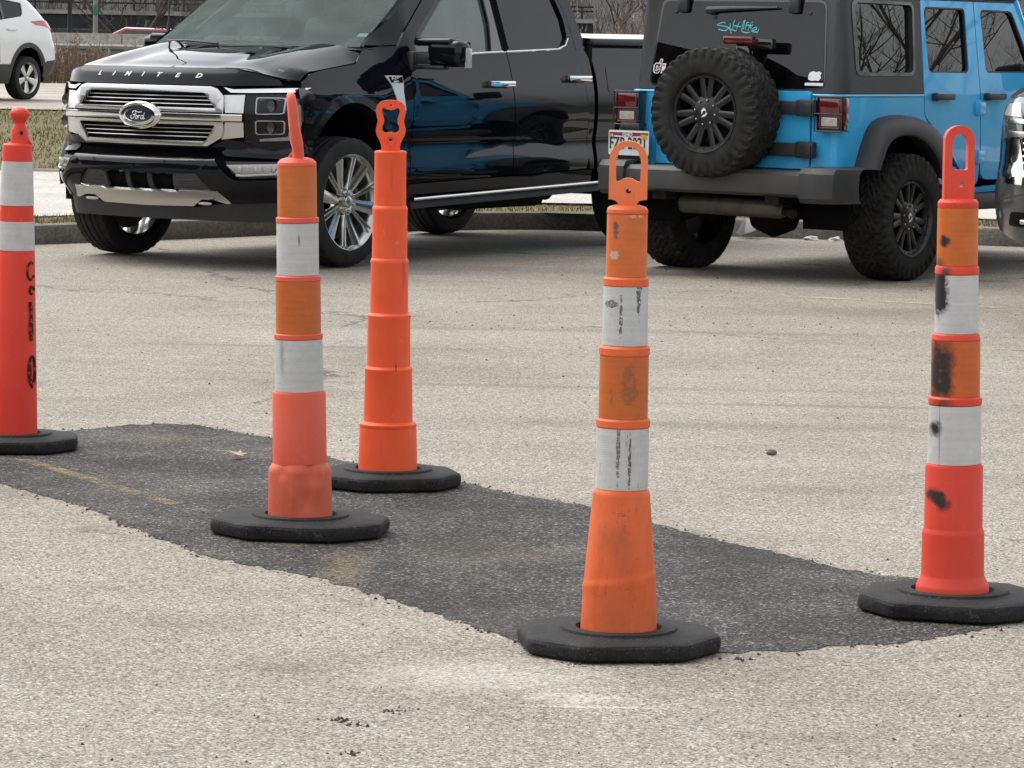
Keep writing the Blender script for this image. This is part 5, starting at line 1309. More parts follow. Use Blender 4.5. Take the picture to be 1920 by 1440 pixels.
for sg in (-1, 1):
    O = (0, sg, 0)
    mp = wrapmap(Yt, -.62, rJ, sg)
    # tub quarter with wheel arch, round the corner to the tailgate
    tub = [(.380, 1.152), (.397, 1.03), (.45, .98), (.60, .86), (.58, .72), (.50, .74), (.44, .84), (.36, .93), (.24, .975), (.05, .985), (-.14, .965), (-.26, .91), (-.34, .82), (-.40, .70), (-.41, .68), (ur(.585), .68), (ur(.585), 1.160), (-.30, 1.156)]
    tb = MB().panel(tub, mp, out=(-.6, sg * .8, 0), step=.025).build('body_quarter', bl, JP, solid=.02)
    MB().tube([mp(u, 1.156) for u in (.375, .1, -.2, -.4, -.53, -.56, -.59, -.62, -.65, -.68, ur(.65), ur(.59))], .009, 6).build('belt_lip', bl, tb)
    # hardtop: flank with quarter window, corner, half of the tail with its glass cut out
    hm = wrapmap(Yh, -.60, .10, sg, leanH)
    uh = lambda y: ur(y, .785, -.60, .10)
    qw = rnd([(-.385, 1.300), (.255, 1.302), (.268, 1.722), (-.415, 1.728)], .045, 4)
    out_ = [(.378, 1.166), (.368, 1.757), (-.45, 1.762), (uh(.60), 1.772), (uh(0), 1.780), (uh(0), 1.738), (uh(.55), 1.735), (uh(.585), 1.728), (uh(.60), 1.705), (uh(.645), 1.23), (uh(.640), 1.205), (uh(.62), 1.198), (uh(0), 1.195), (uh(0), 1.185), (uh(.60), 1.168)]
    h = MB().panel(out_, hm, [qw], out=(-.6, sg * .8, 0), step=.03).build('hardtop', HT, JP, ang=35, solid=.03)
    MB().panel([(-.40, 1.285), (.27, 1.287), (.283, 1.737), (-.43, 1.743)], wrapmap(Yh, -.60, .10, sg, leanH, -.026), out=O, step=.1).build('quarter_window', MAT['glass_side'], h)
    MB().panel(rnd([(-.43, 1.278), (.283, 1.280), (.292, 1.742), (-.462, 1.748)], .06, 4), wrapmap(Yh, -.60, .10, sg, leanH, .004), [rnd([(-.39, 1.298), (.258, 1.300), (.270, 1.724), (-.418, 1.730)], .045, 4)], out=O, step=.05).build('window_frame', MAT['gloss_black'], h, solid=.012)
    # doors
    sf = lambda off=0.0: (lambda x, z: (x, sg * ((.785 - .075 * max(0, z - 1.16)) - .02 * max(0, .75 - z) / .2 + off), z))
    RD = [(.378, 1.768), (.390, 1.154), (.408, 1.027), (.645, .867), (.85, .70), (1.082, .562), (1.132, .602), (1.104, 1.157), (1.045, 1.772)]
    RW = [(.415, 1.719), (.94, 1.716), (.968, 1.300), (.452, 1.302)]
    FD = [(1.055, 1.772), (1.113, 1.157), (1.141, .70), (1.16, .64), (1.22, .608), (1.95, .60), (2.02, .68), (2.02, 1.157), (1.62, 1.772)]
    FW = [(1.135, 1.713), (1.56, 1.709), (1.84, 1.305), (1.19, 1.303)]
    for poly, win, nm, hx in ((RD, RW, 'rear_door', .595), (FD, FW, 'front_door', 1.265)):
        d = MB().panel(rnd(poly, .02, 3), sf(), [rnd(win, .045, 4)], out=O).build(nm, bl, JP, solid=.03)
        cx = sum(p[0] for p in win) / 4; cz = sum(p[1] for p in win) / 4
        MB().panel([(cx + (a - cx) * 1.05, cz + (b - cz) * 1.06) for a, b in win], sf(-.024), out=O, step=.1).build('window', MAT['glass_side'], d)
        sc = lambda k: rnd([(cx + (a - cx) * k, cz + (b - cz) * k * .998) for a, b in win], .045, 4)
        MB().panel(sc(1.045), sf(-.006), [sc(.955)], out=O, step=.06).build('window_seal', MAT['black_plastic'], d, solid=.012)
        hm_ = MB().rbox((hx, sg * .822, 1.148), (.235, .020, .040), .012).rbox((hx - .095, sg * .805, 1.148), (.045, .045, .052), .014).rbox((hx + .10, sg * .80, 1.148), (.03, .04, .035), .01)
        hd = hm_.build('handle', MAT['black_plastic'], d)
        MB().panel(ell(hx, 1.15, .058, .062, 24), sf(.0012), out=O, step=.03).build('handle_recess', bl, d)
        for zz in ((1.075, .757) if nm == 'rear_door' else (1.075, .757)):
            xx = (1.07 if nm == 'rear_door' else 2.02)
            MB().rbox((xx + .03, sg * .792, zz), (.12, .022, .085), .008).rbox((xx - .005, sg * .800, zz), (.022, .03, .10), .008).build('hinge', bl, d)
    # sill, side step, roof rail
    MB().panel([(.60, .72), (.85, .695), (1.08, .555), (2.05, .592), (2.05, .54), (1.05, .52), (.62, .60)], sf(-.012), out=O).build('sill', bl, JP, solid=.02)
    MB().rbox((1.35, sg * .862, .475), (1.50, .16, .10), .03).build('side_step', MAT['grey_plastic'], JP)
    MB().rbox((1.05, sg * .715, 1.795), (1.30, .06, .035), .012).build('roof_rail', HT, JP)
    # flares
    for cx, fl in ((0, 1), (2.86, -1)):
        bodyp = [(-.45, .69), (-.38, .85), (-.30, .975), (-.19, 1.028), (.10, 1.046), (.36, 1.010), (.53, .93), (.61, .83), (.67, .70)]
        lip = [(-.365, .70), (-.305, .82), (-.245, .885), (-.15, .918), (.03, .928), (.20, .885), (.33, .80), (.39, .725), (.425, .64)]
        rr = []
        for (bx, bz), (lx, lz) in zip(bodyp, lip):
            L = lambda t, y, dz=0: (cx + fl * (bx + (lx - bx) * t), sg * y, bz + (lz - bz) * t + dz)
            rr.append([L(0, .778), L(.06, .80, .006), L(.16, .845, .012), L(.30, .89, .014), L(.48, .918, .012), L(.70, .931, .006), L(1, .934), L(1.05, .925, -.006), L(1.02, .90, -.004), L(.9, .79)])
        MB().rings(rr, False, M=None).build('fender_flare', MAT['grey_plastic'], JP, ang=60, subsurf=1)
        lm = MB().rings([[(cx + .03 + r * math.cos(rad(a)), sg * y, .42 + r * 1.05 * math.sin(rad(a))) for a in range(-10, 191, 10)] for r, y in ((.53, .79), (.53, .46), (.02, .46))], False)
        lm.build('wheel_liner', MAT['void'], JP)
    # tail lamp with guard
    lp_ = node('tail_lamp', JP, (-.655, sg * .752, 1.045))
    MB().rbox((0, 0, 0), (.075, .185, .212), .012).build('lamp_housing', MAT['gloss_black'], lp_)
    MB().rbox((-.036, sg * .004, .043), (.02, .150, .100), .008).rbox((-.036, sg * .004, -.012), (.018, .150, .012), .004).rbox((-.034, sg * -.066, -.045), (.018, .014, .08), .004).rbox((-.034, sg * .072, -.045), (.018, .014, .08), .004).rbox((-.036, sg * .004, -.087), (.018, .150, .012), .004).build('red_lens', MAT['lamp_red'], lp_)
    MB().rbox((-.036, sg * .004, -.048), (.016, .115, .056), .006).build('reverse_lens', MAT['lamp_clear'], lp_)
    MB().rbox((.002, sg * .0955, .02), (.06, .008, .15), .003).build('side_lens', MAT['lamp_red'], lp_)
    gm = MB().tube([(-.052, sg * .098, 0), (-.052, -sg * .095, 0)], .004, 6)
    for yy in (-.094, .098): gm.tube([(.03, sg * yy, .105), (-.05, sg * yy, .105), (-.052, sg * yy, -.105), (.03, sg * yy, -.105)], .005, 6)
    for zz in (.105, -.105): gm.tube([(-.051, sg * -.094, zz), (-.051, sg * .098, zz)], .005, 6)
    gm.build('lamp_guard', MAT['black_plastic'], lp_)
# roof
MB().grid(lambda u, v: (-.50 + 2.12 * u, (2 * v - 1) * .745, 1.768 + .055 * min(1, 8 * (1 - abs(2 * v - 1))) * min(1, 6 * u + .3)), 16, 16).build('roof', HT, JP, solid=.02)
# rear glass
rg_ = MB().panel(rnd([(-.60, 1.726), (.60, 1.726), (.645, 1.20), (-.645, 1.20)], .05, 4), lambda y, z: (Xrear(z) - .004, y, z), out=(-1, 0, 0), step=.12).build('rear_glass', MAT['glass_dark'], JP)
MB().panel(rnd([(-.612, 1.738), (.612, 1.738), (.658, 1.190), (-.658, 1.190)], .055, 4), lambda y, z: (Xrear(z) - .002, y, z), [rnd([(-.594, 1.720), (.594, 1.720), (.637, 1.208), (-.637, 1.208)], .05, 4)], out=(-1, 0, 0), step=.1).build('glass_seal', MAT['gloss_black'], rg_, solid=.012)
for y in (-.39, .44):
    MB().rbox((Xrear(1.70) - .022, y, 1.705), (.04, .075, .10), .012).rbox((Xrear(1.77) - .01, y, 1.765), (.06, .085, .05), .012).build('glass_hinge', MAT['black_plastic'], rg_)
for y, z in ((.50, 1.655), (-.50, 1.655), (.20, 1.625)): MB().lathe([(0, .012), (.006, .011), (.008, .001)], 12, Mfrom((Xrear(z) - .005, y, z), (0, -1, 0), (0, 0, 1), (-1, 0, 0))).build('glass_bolt', MAT['grey_plastic'], rg_)
wp = MB().tube([(Xrear(1.68) - .03, .25, 1.672), (Xrear(1.68) - .035, .05, 1.681), (Xrear(1.69) - .03, -.27, 1.689)], [.020, .015, .006], 8).rbox((Xrear(1.67) - .02, .225, 1.668), (.05, .07, .045), .015)
wp.build('rear_wiper', MAT['black_plastic'], rg_)
# handwriting decal, stickers
RM = lambda y, z, off=.006: Mfrom((Xrear(z) - off, y, z), (0, -1, 0), (.14, 0, 1), (-1, 0, .14))
SL = [[(620, 395), (600, 365), (540, 365), (440, 400), (392, 440), (500, 458), (620, 480), (700, 500), (742, 530), (690, 570), (640, 600), (540, 590), (440, 562)], [(760, 390), (762, 540), (790, 610), (820, 685)], [(890, 275), (860, 360), (846, 460), (848, 570)], [(1030, 335), (985, 430), (960, 560), (940, 605), (860, 580), (790, 570)], [(870, 458), (960, 465), (1065, 490)],
      [(1185, 300), (1140, 310), (1115, 440), (1105, 600), (1180, 640), (1260, 660), (1335, 630)], [(1160, 300), (1150, 440), (1140, 560)], [(1200, 470), (1196, 570)], [(1280, 350), (1220, 370), (1214, 480)], [(1205, 440), (1290, 425)], [(1385, 335), (1320, 440), (1275, 585)], [(1290, 450), (1390, 445), (1395, 400)], [(1320, 470), (1372, 530)], [(1390, 585), (1470, 575), (1520, 540), (1500, 505), (1430, 520), (1380, 580), (1420, 625), (1545, 632)], [(1580, 545), (1545, 660)]]
sm = MB()
kx, kz = 1 / 16 / 236, 1 / 16 / 292
script(sm, [[((x - 985) * kx, (480 - y) * kz) for x, y in s_] for s_ in SL], 1.0, .0038, RM(.022, 1.568, .007))
sm.build('script_decal', MAT['teal_mark'], rg_)
ck = 1 / 24 / 245; cz = 1 / 24 / 290
def CP(L): return [((x - 560) * ck, (750 - y) * cz) for x, y in L]
stk = node('letter_sticker', JP, (0, 0, 0))
Mc = RM(.605, 1.300)
MB().prism(CP([(480, 520), (640, 520), (660, 440), (690, 350), (760, 335), (795, 370), (790, 460), (740, 570), (720, 720), (575, 735), (560, 660), (540, 850), (560, 860), (600, 785), (715, 770), (715, 860), (650, 970), (560, 990), (460, 980), (400, 900), (400, 620)]), .001, Mc).build('sticker_outline', MAT['white_mark'], stk, flat=True)
MB().prism(CP([(490, 560), (690, 570), (690, 690), (600, 690), (590, 630), (520, 640), (500, 870), (540, 900), (620, 830), (685, 800), (680, 860), (620, 940), (500, 945), (445, 890), (450, 620)]), .001, RM(.605, 1.300, .0075)).build('letter', MAT['navy_mark'], stk, flat=True)
MB().prism(CP([(690, 540), (690, 420), (720, 370), (760, 390), (750, 480), (720, 560)]), .001, RM(.605, 1.300, .0075)).build('feather', MAT['red_mark'], stk, flat=True)
MB().prism(CP([(775, 540), (955, 540), (945, 690), (905, 850), (820, 850), (810, 980), (735, 980), (770, 840)]), .001, Mc).build('sticker_block', MAT['white_mark'], stk, flat=True)
MB().prism(CP([(800, 585), (905, 585), (900, 650), (805, 650)]), .001, RM(.605, 1.300, .0075)).prism(CP([(800, 860), (900, 860), (880, 930), (790, 940)]), .001, RM(.605, 1.300, .0075)).build('block_mark', MAT['red_mark'], stk, flat=True)
MB().prism([(-.045, -.022), (-.02, -.030), (.012, -.026), (.03, -.030), (.047, -.012), (.040, .004), (.048, .020), (.030, .030), (.010, .024), (-.012, .030), (-.036, .024), (-.046, .004)], .001, RM(-.578, 1.272)).build('white_sticker', MAT['white_mark'], rg_, flat=True)
MB().prism([(-.066, -.009), (.066, -.009), (.066, .009), (-.066, .009)], .001, RM(-.578, 1.222)).build('white_sticker', MAT['white_mark'], rg_, flat=True)
# tailgate and hinges
tg = MB().panel(rnd([(-.575, .70), (.575, .70), (.575, 1.178), (-.575, 1.178)], .015, 2), lambda y, z: (-.628, y, z), out=(-1, 0, 0)).build('tailgate', bl, JP, solid=.03, bevel=.006)
for z, t in ((1.075, .085), (.818, .082)):
    MB().rbox((-.652, -.42, z), (.05, .30, t), .012).rbox((-.668, -.575, z + .002), (.055, .135, t + .02), .014).rbox((-.70, -.60, z), (.012, .06, t - .02), .004).build('tailgate_hinge', MAT['black_plastic'], tg)
MB().rbox((-.60, 0, .668), (.06, 1.50, .05), .012).build('rear_sill', bl, JP)
# bumper
bq = [(-.66, .155), (-.66, .0)]
bmp = MB().rings([[(-.58, y, .53), (-.79, y, .53), (-.835, y, .55), (-.845, y, .60), (-.84, y, .665), (-.81, y, .690), (-.58, y, .695)] for y in (-.66, -.3, .3, .66)], False).build('rear_bumper', MAT['bumper_grey'], JP, ang=30)
for sg in (-1, 1):
    rr = []
    for y, xo, zo in ((.650, .0, 0), (.655, -.022, .010), (.80, -.022, .010), (.875, .02, .008), (.905, .08, .004), (.915, .26, 0)):
        x0 = -.845 + xo
        rr.append([(x0 + .16, sg * y, .50), (x0 + .03, sg * y, .500), (x0, sg * y, .53), (x0 - .004, sg * y, .60), (x0 + .004, sg * y, .68), (x0 + .035, sg * y, .705 + zo), (-.50, sg * y, .712 + zo)])
    MB().rings(rr, False).build('bumper_end', MAT['grey_plastic'], bmp, ang=30)
# plate under the left lamp
pb = MB().rbox((-.685, .72, .925), (.07, .16, .06), .02).rbox((-.680, .725, .80), (.03, .20, .20), .01).build('plate_bracket', MAT['black_plastic'], JP)
PO = (-.712, .722, .822)
PM = lambda off=0.0: Mfrom((PO[0] - off, PO[1], PO[2]), (0, -1, 0), (0, 0, 1), (-1, 0, 0))
pl_ = MB().prism(rnd([(-.156, -.079), (.156, -.079), (.156, .079), (-.156, .079)], .014, 4), .006, PM()).build('licence_plate', MAT['white_mark'], JP)
MB().prism([(-.150, .066), (.150, .066), (.150, .052), (.075, .045), (0, .040), (-.075, .045), (-.150, .052)], .0015, PM(.006)).build('plate_band', M_plain('plate_maroon', (.22, .018, .05), .5), pl_, flat=True)
MB().text('OHIO', .030, .001, PM(.0085) @ Matrix.Translation((-.008, .052, 0)), .0008).build('plate_state', MAT['white_mark'], pl_, flat=True)
MB().text('FZB 2021', .092, .001, PM(.0085) @ Matrix.Translation((-.004, -.006, 0)) @ Matrix.Diagonal((.80, 1.15, 1, 1)), .0010).build('plate_number', MAT['dark_mark'], pl_, flat=True)
MB().prism([(-.148, .030), (-.112, .030), (-.112, .058), (-.148, .058)], .001, PM(.0085)).build('plate_sticker', MAT['red_mark'], pl_, flat=True)
MB().text('10', .024, .0006, PM(.0105) @ Matrix.Translation((-.130, .044, 0)), .0005).build('sticker_number', MAT['white_mark'], pl_, flat=True)
MB().prism([(.095, .024), (.140, .024), (.140, .055), (.095, .055)], .001, PM(.0085)).build('plate_sticker', MAT['yellow_mark'], pl_, flat=True)
# spare wheel on its carrier
def fuel(w, AX, z, rb):
    m = AX @ Matrix.Translation((0, 0, z - .004))
    MB().prism([(.022, .030), (-.004, .026), (-.024, .006), (-.014, -.004), (-.004, .010), (.010, .016)], .002, m).prism([(-.012, -.008), (.010, -.004), (.018, .012), (.024, -.012), (.006, -.030), (-.008, -.022)], .002, m).build('cap_emblem', MAT['white_mark'], w, flat=True)
sw = wheel(JP, (-.815, .0, 1.035), 1, .405, .285, .243, 'twin', MAT['rim_black'], MAT['rubber_dusty'], 'mud', .22, 'spare_wheel', fuel)
sw.rotation_euler = (0, 0, rad(90)); sw['label'] = 'knobbly spare wheel bolted to the tailgate'
MB().rbox((-.68, 0, 1.03), (.10, .40, .42), .03).build('spare_carrier', MAT['black_plastic'], JP)
bk = MB().rbox((-.70, -.09, 1.485), (.05, .215, .050), .008).build('brake_lamp', MAT['lamp_red'], JP)
MB().rbox((-.655, -.20, 1.462), (.05, .24, .07), .012).rbox((-.66, -.10, 1.36), (.04, .10, .22), .012).build('lamp_stalk', MAT['gloss_black'], bk)
# wheels
for x in (.05, 2.86):
    for sg in (-1, 1): wheel(JP, (x, sg * .785, .398), sg, .402, .29, .240, 'twin', MAT['rim_black'], MAT['rubber_dusty'], 'mud', .1, 'wheel', fuel)
# underside
MB().tube([(.05, -.75, .39), (.05, .75, .39)], .042, 12).lathe([(-.17, .03), (-.13, .10), (0, .145), (.13, .10), (.17, .03)], 20, Matrix.Translation((.05, .10, .37)) @ Matrix.Rotation(rad(90), 4, 'X')).build('rear_axle', MAT['under'], JP)
MB().tube([(-.62, .38, .455), (-.64, .34, .452), (-.65, -.40, .445), (-.63, -.46, .44)], [.02, .058, .058, .02], 16).build('silencer', M_plain('dull_steel', (.085, .073, .057), .5, .5, var=.35, vs=10), JP)
MB().tube([(-.64, -.40, .44), (-.70, -.50, .43), (-.74, -.54, .425)], .030, 12).build('exhaust_pipe', MAT['under'], JP)
ub = MB().box((1.2, .42, .56), (4.0, .10, .16)).box((1.2, -.42, .56), (4.0, .10, .16)).box((-.50, 0, .60), (.14, 1.3, .14)).box((1.2, 0, .66), (3.8, 1.40, .06)).rbox((.75, .1, .50), (.7, .7, .20), .05)
ub.build('chassis', MAT['under'], JP, flat=True)
for sg in (-1, 1):
    MB().tube([(.05, sg * .60, .36), (.75, sg * .42, .50)], .028, 8).build('control_arm', MAT['under'], JP)
    MB().tube([(-.06, sg * .52, .32), (-.12, sg * .48, .75)], .035, 10).build('shock_absorber', MAT['under'], JP)
MB().tube([(.10, -.62, .40), (-.05, .55, .62)], .02, 8).build('track_bar', MAT['under'], JP)
MB().tube([(2.86, -.75, .39), (2.86, .75, .39)], .045, 10).build('front_axle', MAT['under'], JP)
# nose and screen, mostly hidden
MB().grid(lambda u, v: (2.02 + 1.22 * u, (2 * v - 1) * (.76 - .14 * u), 1.17 - .03 * u + .04 * (1 - (2 * v - 1) ** 4)), 8, 10).build('hood', bl, JP, solid=.02)
for sg in (-1, 1):
    MB().panel([(2.03, .60), (2.03, 1.16), (3.24, 1.13), (3.24, .85), (3.15, .85), (2.45, .85), (2.35, .60)], lambda x, z: (x, sg * (.77 - .14 * (x - 2.02) / 1.22), z), out=(0, sg, 0)).build('front_wing', bl, JP, solid=.02)
    MB().lathe([(0, .095), (.02, .09), (.03, .06), (.035, .001)], 24, Mfrom((3.26, sg * .47, .99), (0, 1, 0), (0, 0, 1), (1, 0, 0))).build('headlamp', MAT['lamp_clear'], JP)
    MB().rbox((1.93, sg * .95, 1.30), (.10, .22, .17), .035).rbox((1.95, sg * .83, 1.22), (.05, .10, .05), .015).build('door_mirror', MAT['black_plastic'], JP)
gl_ = [rnd([(-.27 + k * .09 - .026, .86), (-.27 + k * .09 + .026, .86), (-.27 + k * .09 + .026, 1.09), (-.27 + k * .09 - .026, 1.09)], .02, 3) for k in range(7)]
MB().panel([(-.63, .80), (.63, .80), (.62, 1.14), (-.62, 1.14)], lambda y, z: (3.25, y, z), gl_, out=(1, 0, 0)).build('grille_panel', bl, JP, solid=.03)
MB().rbox((3.42, 0, .62), (.20, 1.60, .18), .05).build('front_bumper', MAT['grey_plastic'], JP)
MB().grid(lambda u, v: (2.02 - .40 * u, (2 * v - 1) * (.72 - .03 * u), 1.19 + .57 * u), 6, 8).build('windscreen', MAT['glass_dark'], JP)
for sg in (-1, 1): MB().tube([(2.03, sg * .745, 1.17), (1.61, sg * .72, 1.78)], .035, 8).build('screen_pillar', bl, JP)
for x in (.55, 1.5):
    for sg in (-1, 1): MB().rbox((x, sg * .36, 1.12), (.16, .46, .62), .06).rbox((x - .02, sg * .36, 1.48), (.10, .26, .16), .04).build('seat', MAT['interior'], JP)
MB().box((.9, 0, .72), (2.7, 1.45, .03)).build('cabin_floor', MAT['void'], JP)
MB().tube([(.42, -.66, 1.15), (.42, -.63, 1.70), (.42, .63, 1.70), (.42, .66, 1.15)], .035, 10).build('roll_bar', MAT['black_plastic'], JP)

# ---------------------------------------------------------------- white family SUV on the far gravel lot
SV = thing('white_suv', 'white five-door SUV parked on the gravel lot at the far left, tail lamp in view', 'SUV', (-8.18, 52.95, .445), rad(241))
Yw = lambda z: smooth_interp([(.22, .84), (.50, .90), (.80, .915), (1.00, .905), (1.20, .86), (1.55, .70), (1.66, .62)], z)
XR = lambda z: smooth_interp([(.22, -.70), (.40, -.78), (.58, -.86), (.76, -.86), (.90, -.80), (1.10, -.74), (1.25, -.62), (1.45, -.44), (1.60, -.26)], z)
def wsv(sg, off=0.0):
    r = .30
    def fn(u, z):
        Y = Yw(z) + off; u0 = r   # chart: arc begins at u = -X.. measured from the tail
        X = XR(z) - off
        s = u - X                   # distance ahead of the tail plane
        q = r * math.pi / 2
        u1 = X + r
        if u >= u1: return (u, sg * (Y - (.10 * ((u - 2.7) / .8) ** 2 if u > 2.7 else 0)), z)
        d = u1 - u
        if d < q:
            t = d / r; return (u1 - r * math.sin(t), sg * (Y - r + r * math.cos(t)), z)
        return (X, sg * max(0, Y - r - (d - q)), z)
    return fn
wp_ = MAT['white_paint']
XF = lambda z: interp([(.22, 3.50), (.55, 3.58), (.80, 3.55), (.95, 3.40)], z)
for sg in (1, -1):
    O = (-.3, sg, 0)
    um = lambda z: XR(z) + .30 - .30 * math.pi / 2 - (Yw(z) - .30)      # chart u of the tail's middle
    rear = [(um(z), z) for z in (.52, .60, .70, .80, .90, 1.0, 1.1, 1.2, 1.3, 1.4, 1.5, 1.58)]
    arR = [(.40 * math.cos(rad(a)), .36 + .44 * math.sin(rad(a))) for a in range(20, 161, 10)]
    arF = [(2.69 + .40 * math.cos(rad(a)), .36 + .44 * math.sin(rad(a))) for a in range(20, 161, 10)]
    out_ = [(3.52, .53)] + arF + arR + [(-.50, .53)] + rear + [(.2, 1.605), (1.3, 1.62), (1.75, 1.57), (2.35, 1.15), (2.40, 1.06), (3.30, .93), (3.52, .80)]
    win = [(.75, 1.545), (1.35, 1.55), (1.72, 1.50), (2.15, 1.16), (1.5, 1.145), (.66, 1.185), (.08, 1.25), (.02, 1.31), (-.02, 1.452)]
    b = MB().panel(out_, wsv(sg), [rnd(win, .03, 3)], out=O, step=.05).build('body_side', wp_, SV, solid=.02, ang=60)
    MB().panel([(.78, 1.555), (1.36, 1.56), (1.74, 1.51), (2.18, 1.15), (1.5, 1.135), (.66, 1.175), (.06, 1.24), (.0, 1.31), (-.04, 1.462)], wsv(sg, -.02), out=O, step=.08).build('side_window', MAT['glass_dark'], SV)
    for x0, x1 in ((.52, .46), (1.62, 1.58)):
        MB().panel([(x0, 1.185), (x0 + .05, 1.185), (x1 + .05, 1.56), (x1, 1.56)], wsv(sg, -.008), out=O, step=.08).build('window_pillar', MAT['gloss_black'], SV, solid=.008)
    MB().panel([(3.50, .535), (3.13, .535)] + [(2.69 + .46 * math.cos(rad(a)), .36 + .50 * math.sin(rad(a))) for a in range(20, 161, 10)] + [(2.2, .53), (.5, .53)] + [(.46 * math.cos(rad(a)), .36 + .50 * math.sin(rad(a))) for a in range(20, 161, 10)] + [(-.46, .58), (-.75, .60), (um(.60), .60), (um(.35), .35), (-.42, .36)] + [(.395 * math.cos(rad(a)), .36 + .43 * math.sin(rad(a))) for a in range(180, -1, -10)] + [(.42, .24), (2.27, .24)] + [(2.69 + .395 * math.cos(rad(a)), .36 + .43 * math.sin(rad(a))) for a in range(180, -1, -10)] + [(3.3, .26), (3.5, .3)], wsv(sg, .012), out=O, step=.06).build('cladding', MAT['grey_plastic'], SV, solid=.02)
    MB().panel([(-.10, 1.175), (-.36, 1.195), (-.62, 1.19), (-.75, 1.11), (-.72, 1.00), (-.56, 1.08), (-.40, 1.115), (-.22, 1.125)], wsv(sg, .008), out=O, step=.04).build('tail_lamp', M_plain('lamp_pale_red', (.42, .045, .07), .15, coat=1, var=.3, vs=20), SV, solid=.01)
    MB().rbox((.40, sg * (Yw(1.055) + .02), 1.055), (.22, .03, .035), .012).build('door_handle', wp_, SV)
    MB().rbox((1.45, sg * (Yw(1.02) + .02), 1.02), (.22, .03, .035), .012).build('door_handle', wp_, SV)
    for x0 in (.72, 1.62): MB().tube([wsv(sg, .001)(x0 - .12 * max(0, .8 - z), z) for z in (.56, .7, .9, 1.1, 1.18)], .005, 5).build('door_seam', MAT['void'], SV)
    for cx in (0, 2.69):
        MB().rings([[(cx + r * math.cos(rad(a)), sg * y, .36 + r * 1.1 * math.sin(rad(a))) for a in range(-10, 191, 10)] for r, y in ((.43, .86), (.43, .5), (.02, .5))], False).build('wheel_liner', MAT['void'], SV)
        wheel(SV, (cx, sg * .80, .325), sg, .328, .225, .228, 'five', MAT['rim_silver'], MAT['rubber'], 'road', .3)
    MB().rbox((1.95, sg * .98, 1.12), (.12, .18, .13), .04).build('door_mirror', wp_, SV)
MB().grid(lambda u, v: (-.30 + 1.70 * u, (2 * v - 1) * interp([(0, .68), (.5, .70), (1, .66)], u), 1.60 + .05 * math.sin(math.pi * (.15 + .7 * u)) - .05 * (2 * v - 1) ** 4), 12, 12).build('roof', wp_, SV, solid=.03)
MB().rbox((-.36, 0, 1.585), (.30, 1.22, .04), .018).build('roof_spoiler', wp_, SV)
MB().grid(lambda u, v: (XR(1.22 + .33 * u) - .006, (2 * v - 1) * (.58 - .06 * u), 1.22 + .33 * u), 6, 8).build('rear_window', MAT['glass_dark'], SV)
MB().grid(lambda u, v: (2.42 - .78 * u - .12 * (2 * v - 1) ** 2, (2 * v - 1) * (.76 - .10 * u), 1.06 + .50 * u), 6, 8).build('windscreen', MAT['glass_dark'], SV)
MB().grid(lambda u, v: (2.40 + .98 * u - .12 * (2 * v - 1) ** 2 * u, (2 * v - 1) * (.84 - .08 * u), 1.07 - .15 * u + .05 * (1 - (2 * v - 1) ** 2)), 8, 10).build('hood', wp_, SV, solid=.02)
MB().grid(lambda u, v: (3.38 + .17 * math.sin(math.pi * min(1, u * .9)) - .25 * (2 * v - 1) ** 4, (2 * v - 1) * .80, .25 + .68 * (1 - u) if False else .92 - .66 * u), 8, 12).build('front_fascia', MAT['gloss_black'], SV, solid=.02)
MB().box((1.35, 0, .30), (3.9, 1.5, .08)).build('underside', MAT['under'], SV, flat=True)

# ---------------------------------------------------------------- dark full-size SUV whose nose enters at the right edge
RS = thing('dark_suv', 'dark grey full-size SUV with a chrome bar grille, its corner entering at the right edge', 'SUV', (3.65, 18.58, .0), rad(-123.0))
gp_ = MAT['graphite_paint']
def X2(y, z):
    a = abs(y)
    return smooth_interp([(.20, .76), (.35, .86), (.50, .90), (.68, .90), (.75, .88), (1.0, .86), (1.10, .82), (1.20, .72), (1.28, .58)], z) - .20 * y * y - (2.0 * (a - .60) ** 2 if a > .60 else 0)
ZQ = lambda z: .207 + .857 * z
f2 = lambda off=0.0: (lambda y, z: (X2(y, z) + off, y, ZQ(z)))
def both(L): return L + [(-a, b) for a, b in L[::-1]]
Y2 = lambda x, z: smooth_interp([(.25, .93), (.5, .98), (.8, .975), (1.1, .965), (1.25, .93), (1.9, .70)], z) - (.11 * ((x - .35) / .5) ** 2 if x > .35 else 0)
MB().panel([(-.96, .62), (.96, .62), (.95, 1.10), (.80, 1.165), (-.80, 1.165), (-.95, 1.10)], f2(), [[(-.58, .70), (.58, .70), (.66, .74), (.70, 1.13), (-.70, 1.13), (-.66, .74)]], out=(1, 0, 0), step=.04).build('nose', gp_, RS, solid=.02)
MB().panel([(-.68, .68), (.68, .68), (.72, 1.14), (-.72, 1.14)], f2(-.03), out=(1, 0, 0)).build('grille_backing', MAT['void'], RS)
for z0, z1 in ((1.004, 1.034), (.922, .957)): MB().panel([(-.80, z0), (.80, z0), (.80, z1), (-.80, z1)], f2(.02), out=(1, 0, 0), step=.05).build('grille_bar', MAT['satin_chrome'], RS, solid=.02, bevel=.006)
for z in (1.095, 1.065, .885, .845, .805, .765): MB().tube([(X2(y, z) + .004, y, ZQ(z)) for y in [-.66 + 1.32 * i / 20 for i in range(21)]], .007, 6).build('grille_slat', MAT['chrome'], RS)
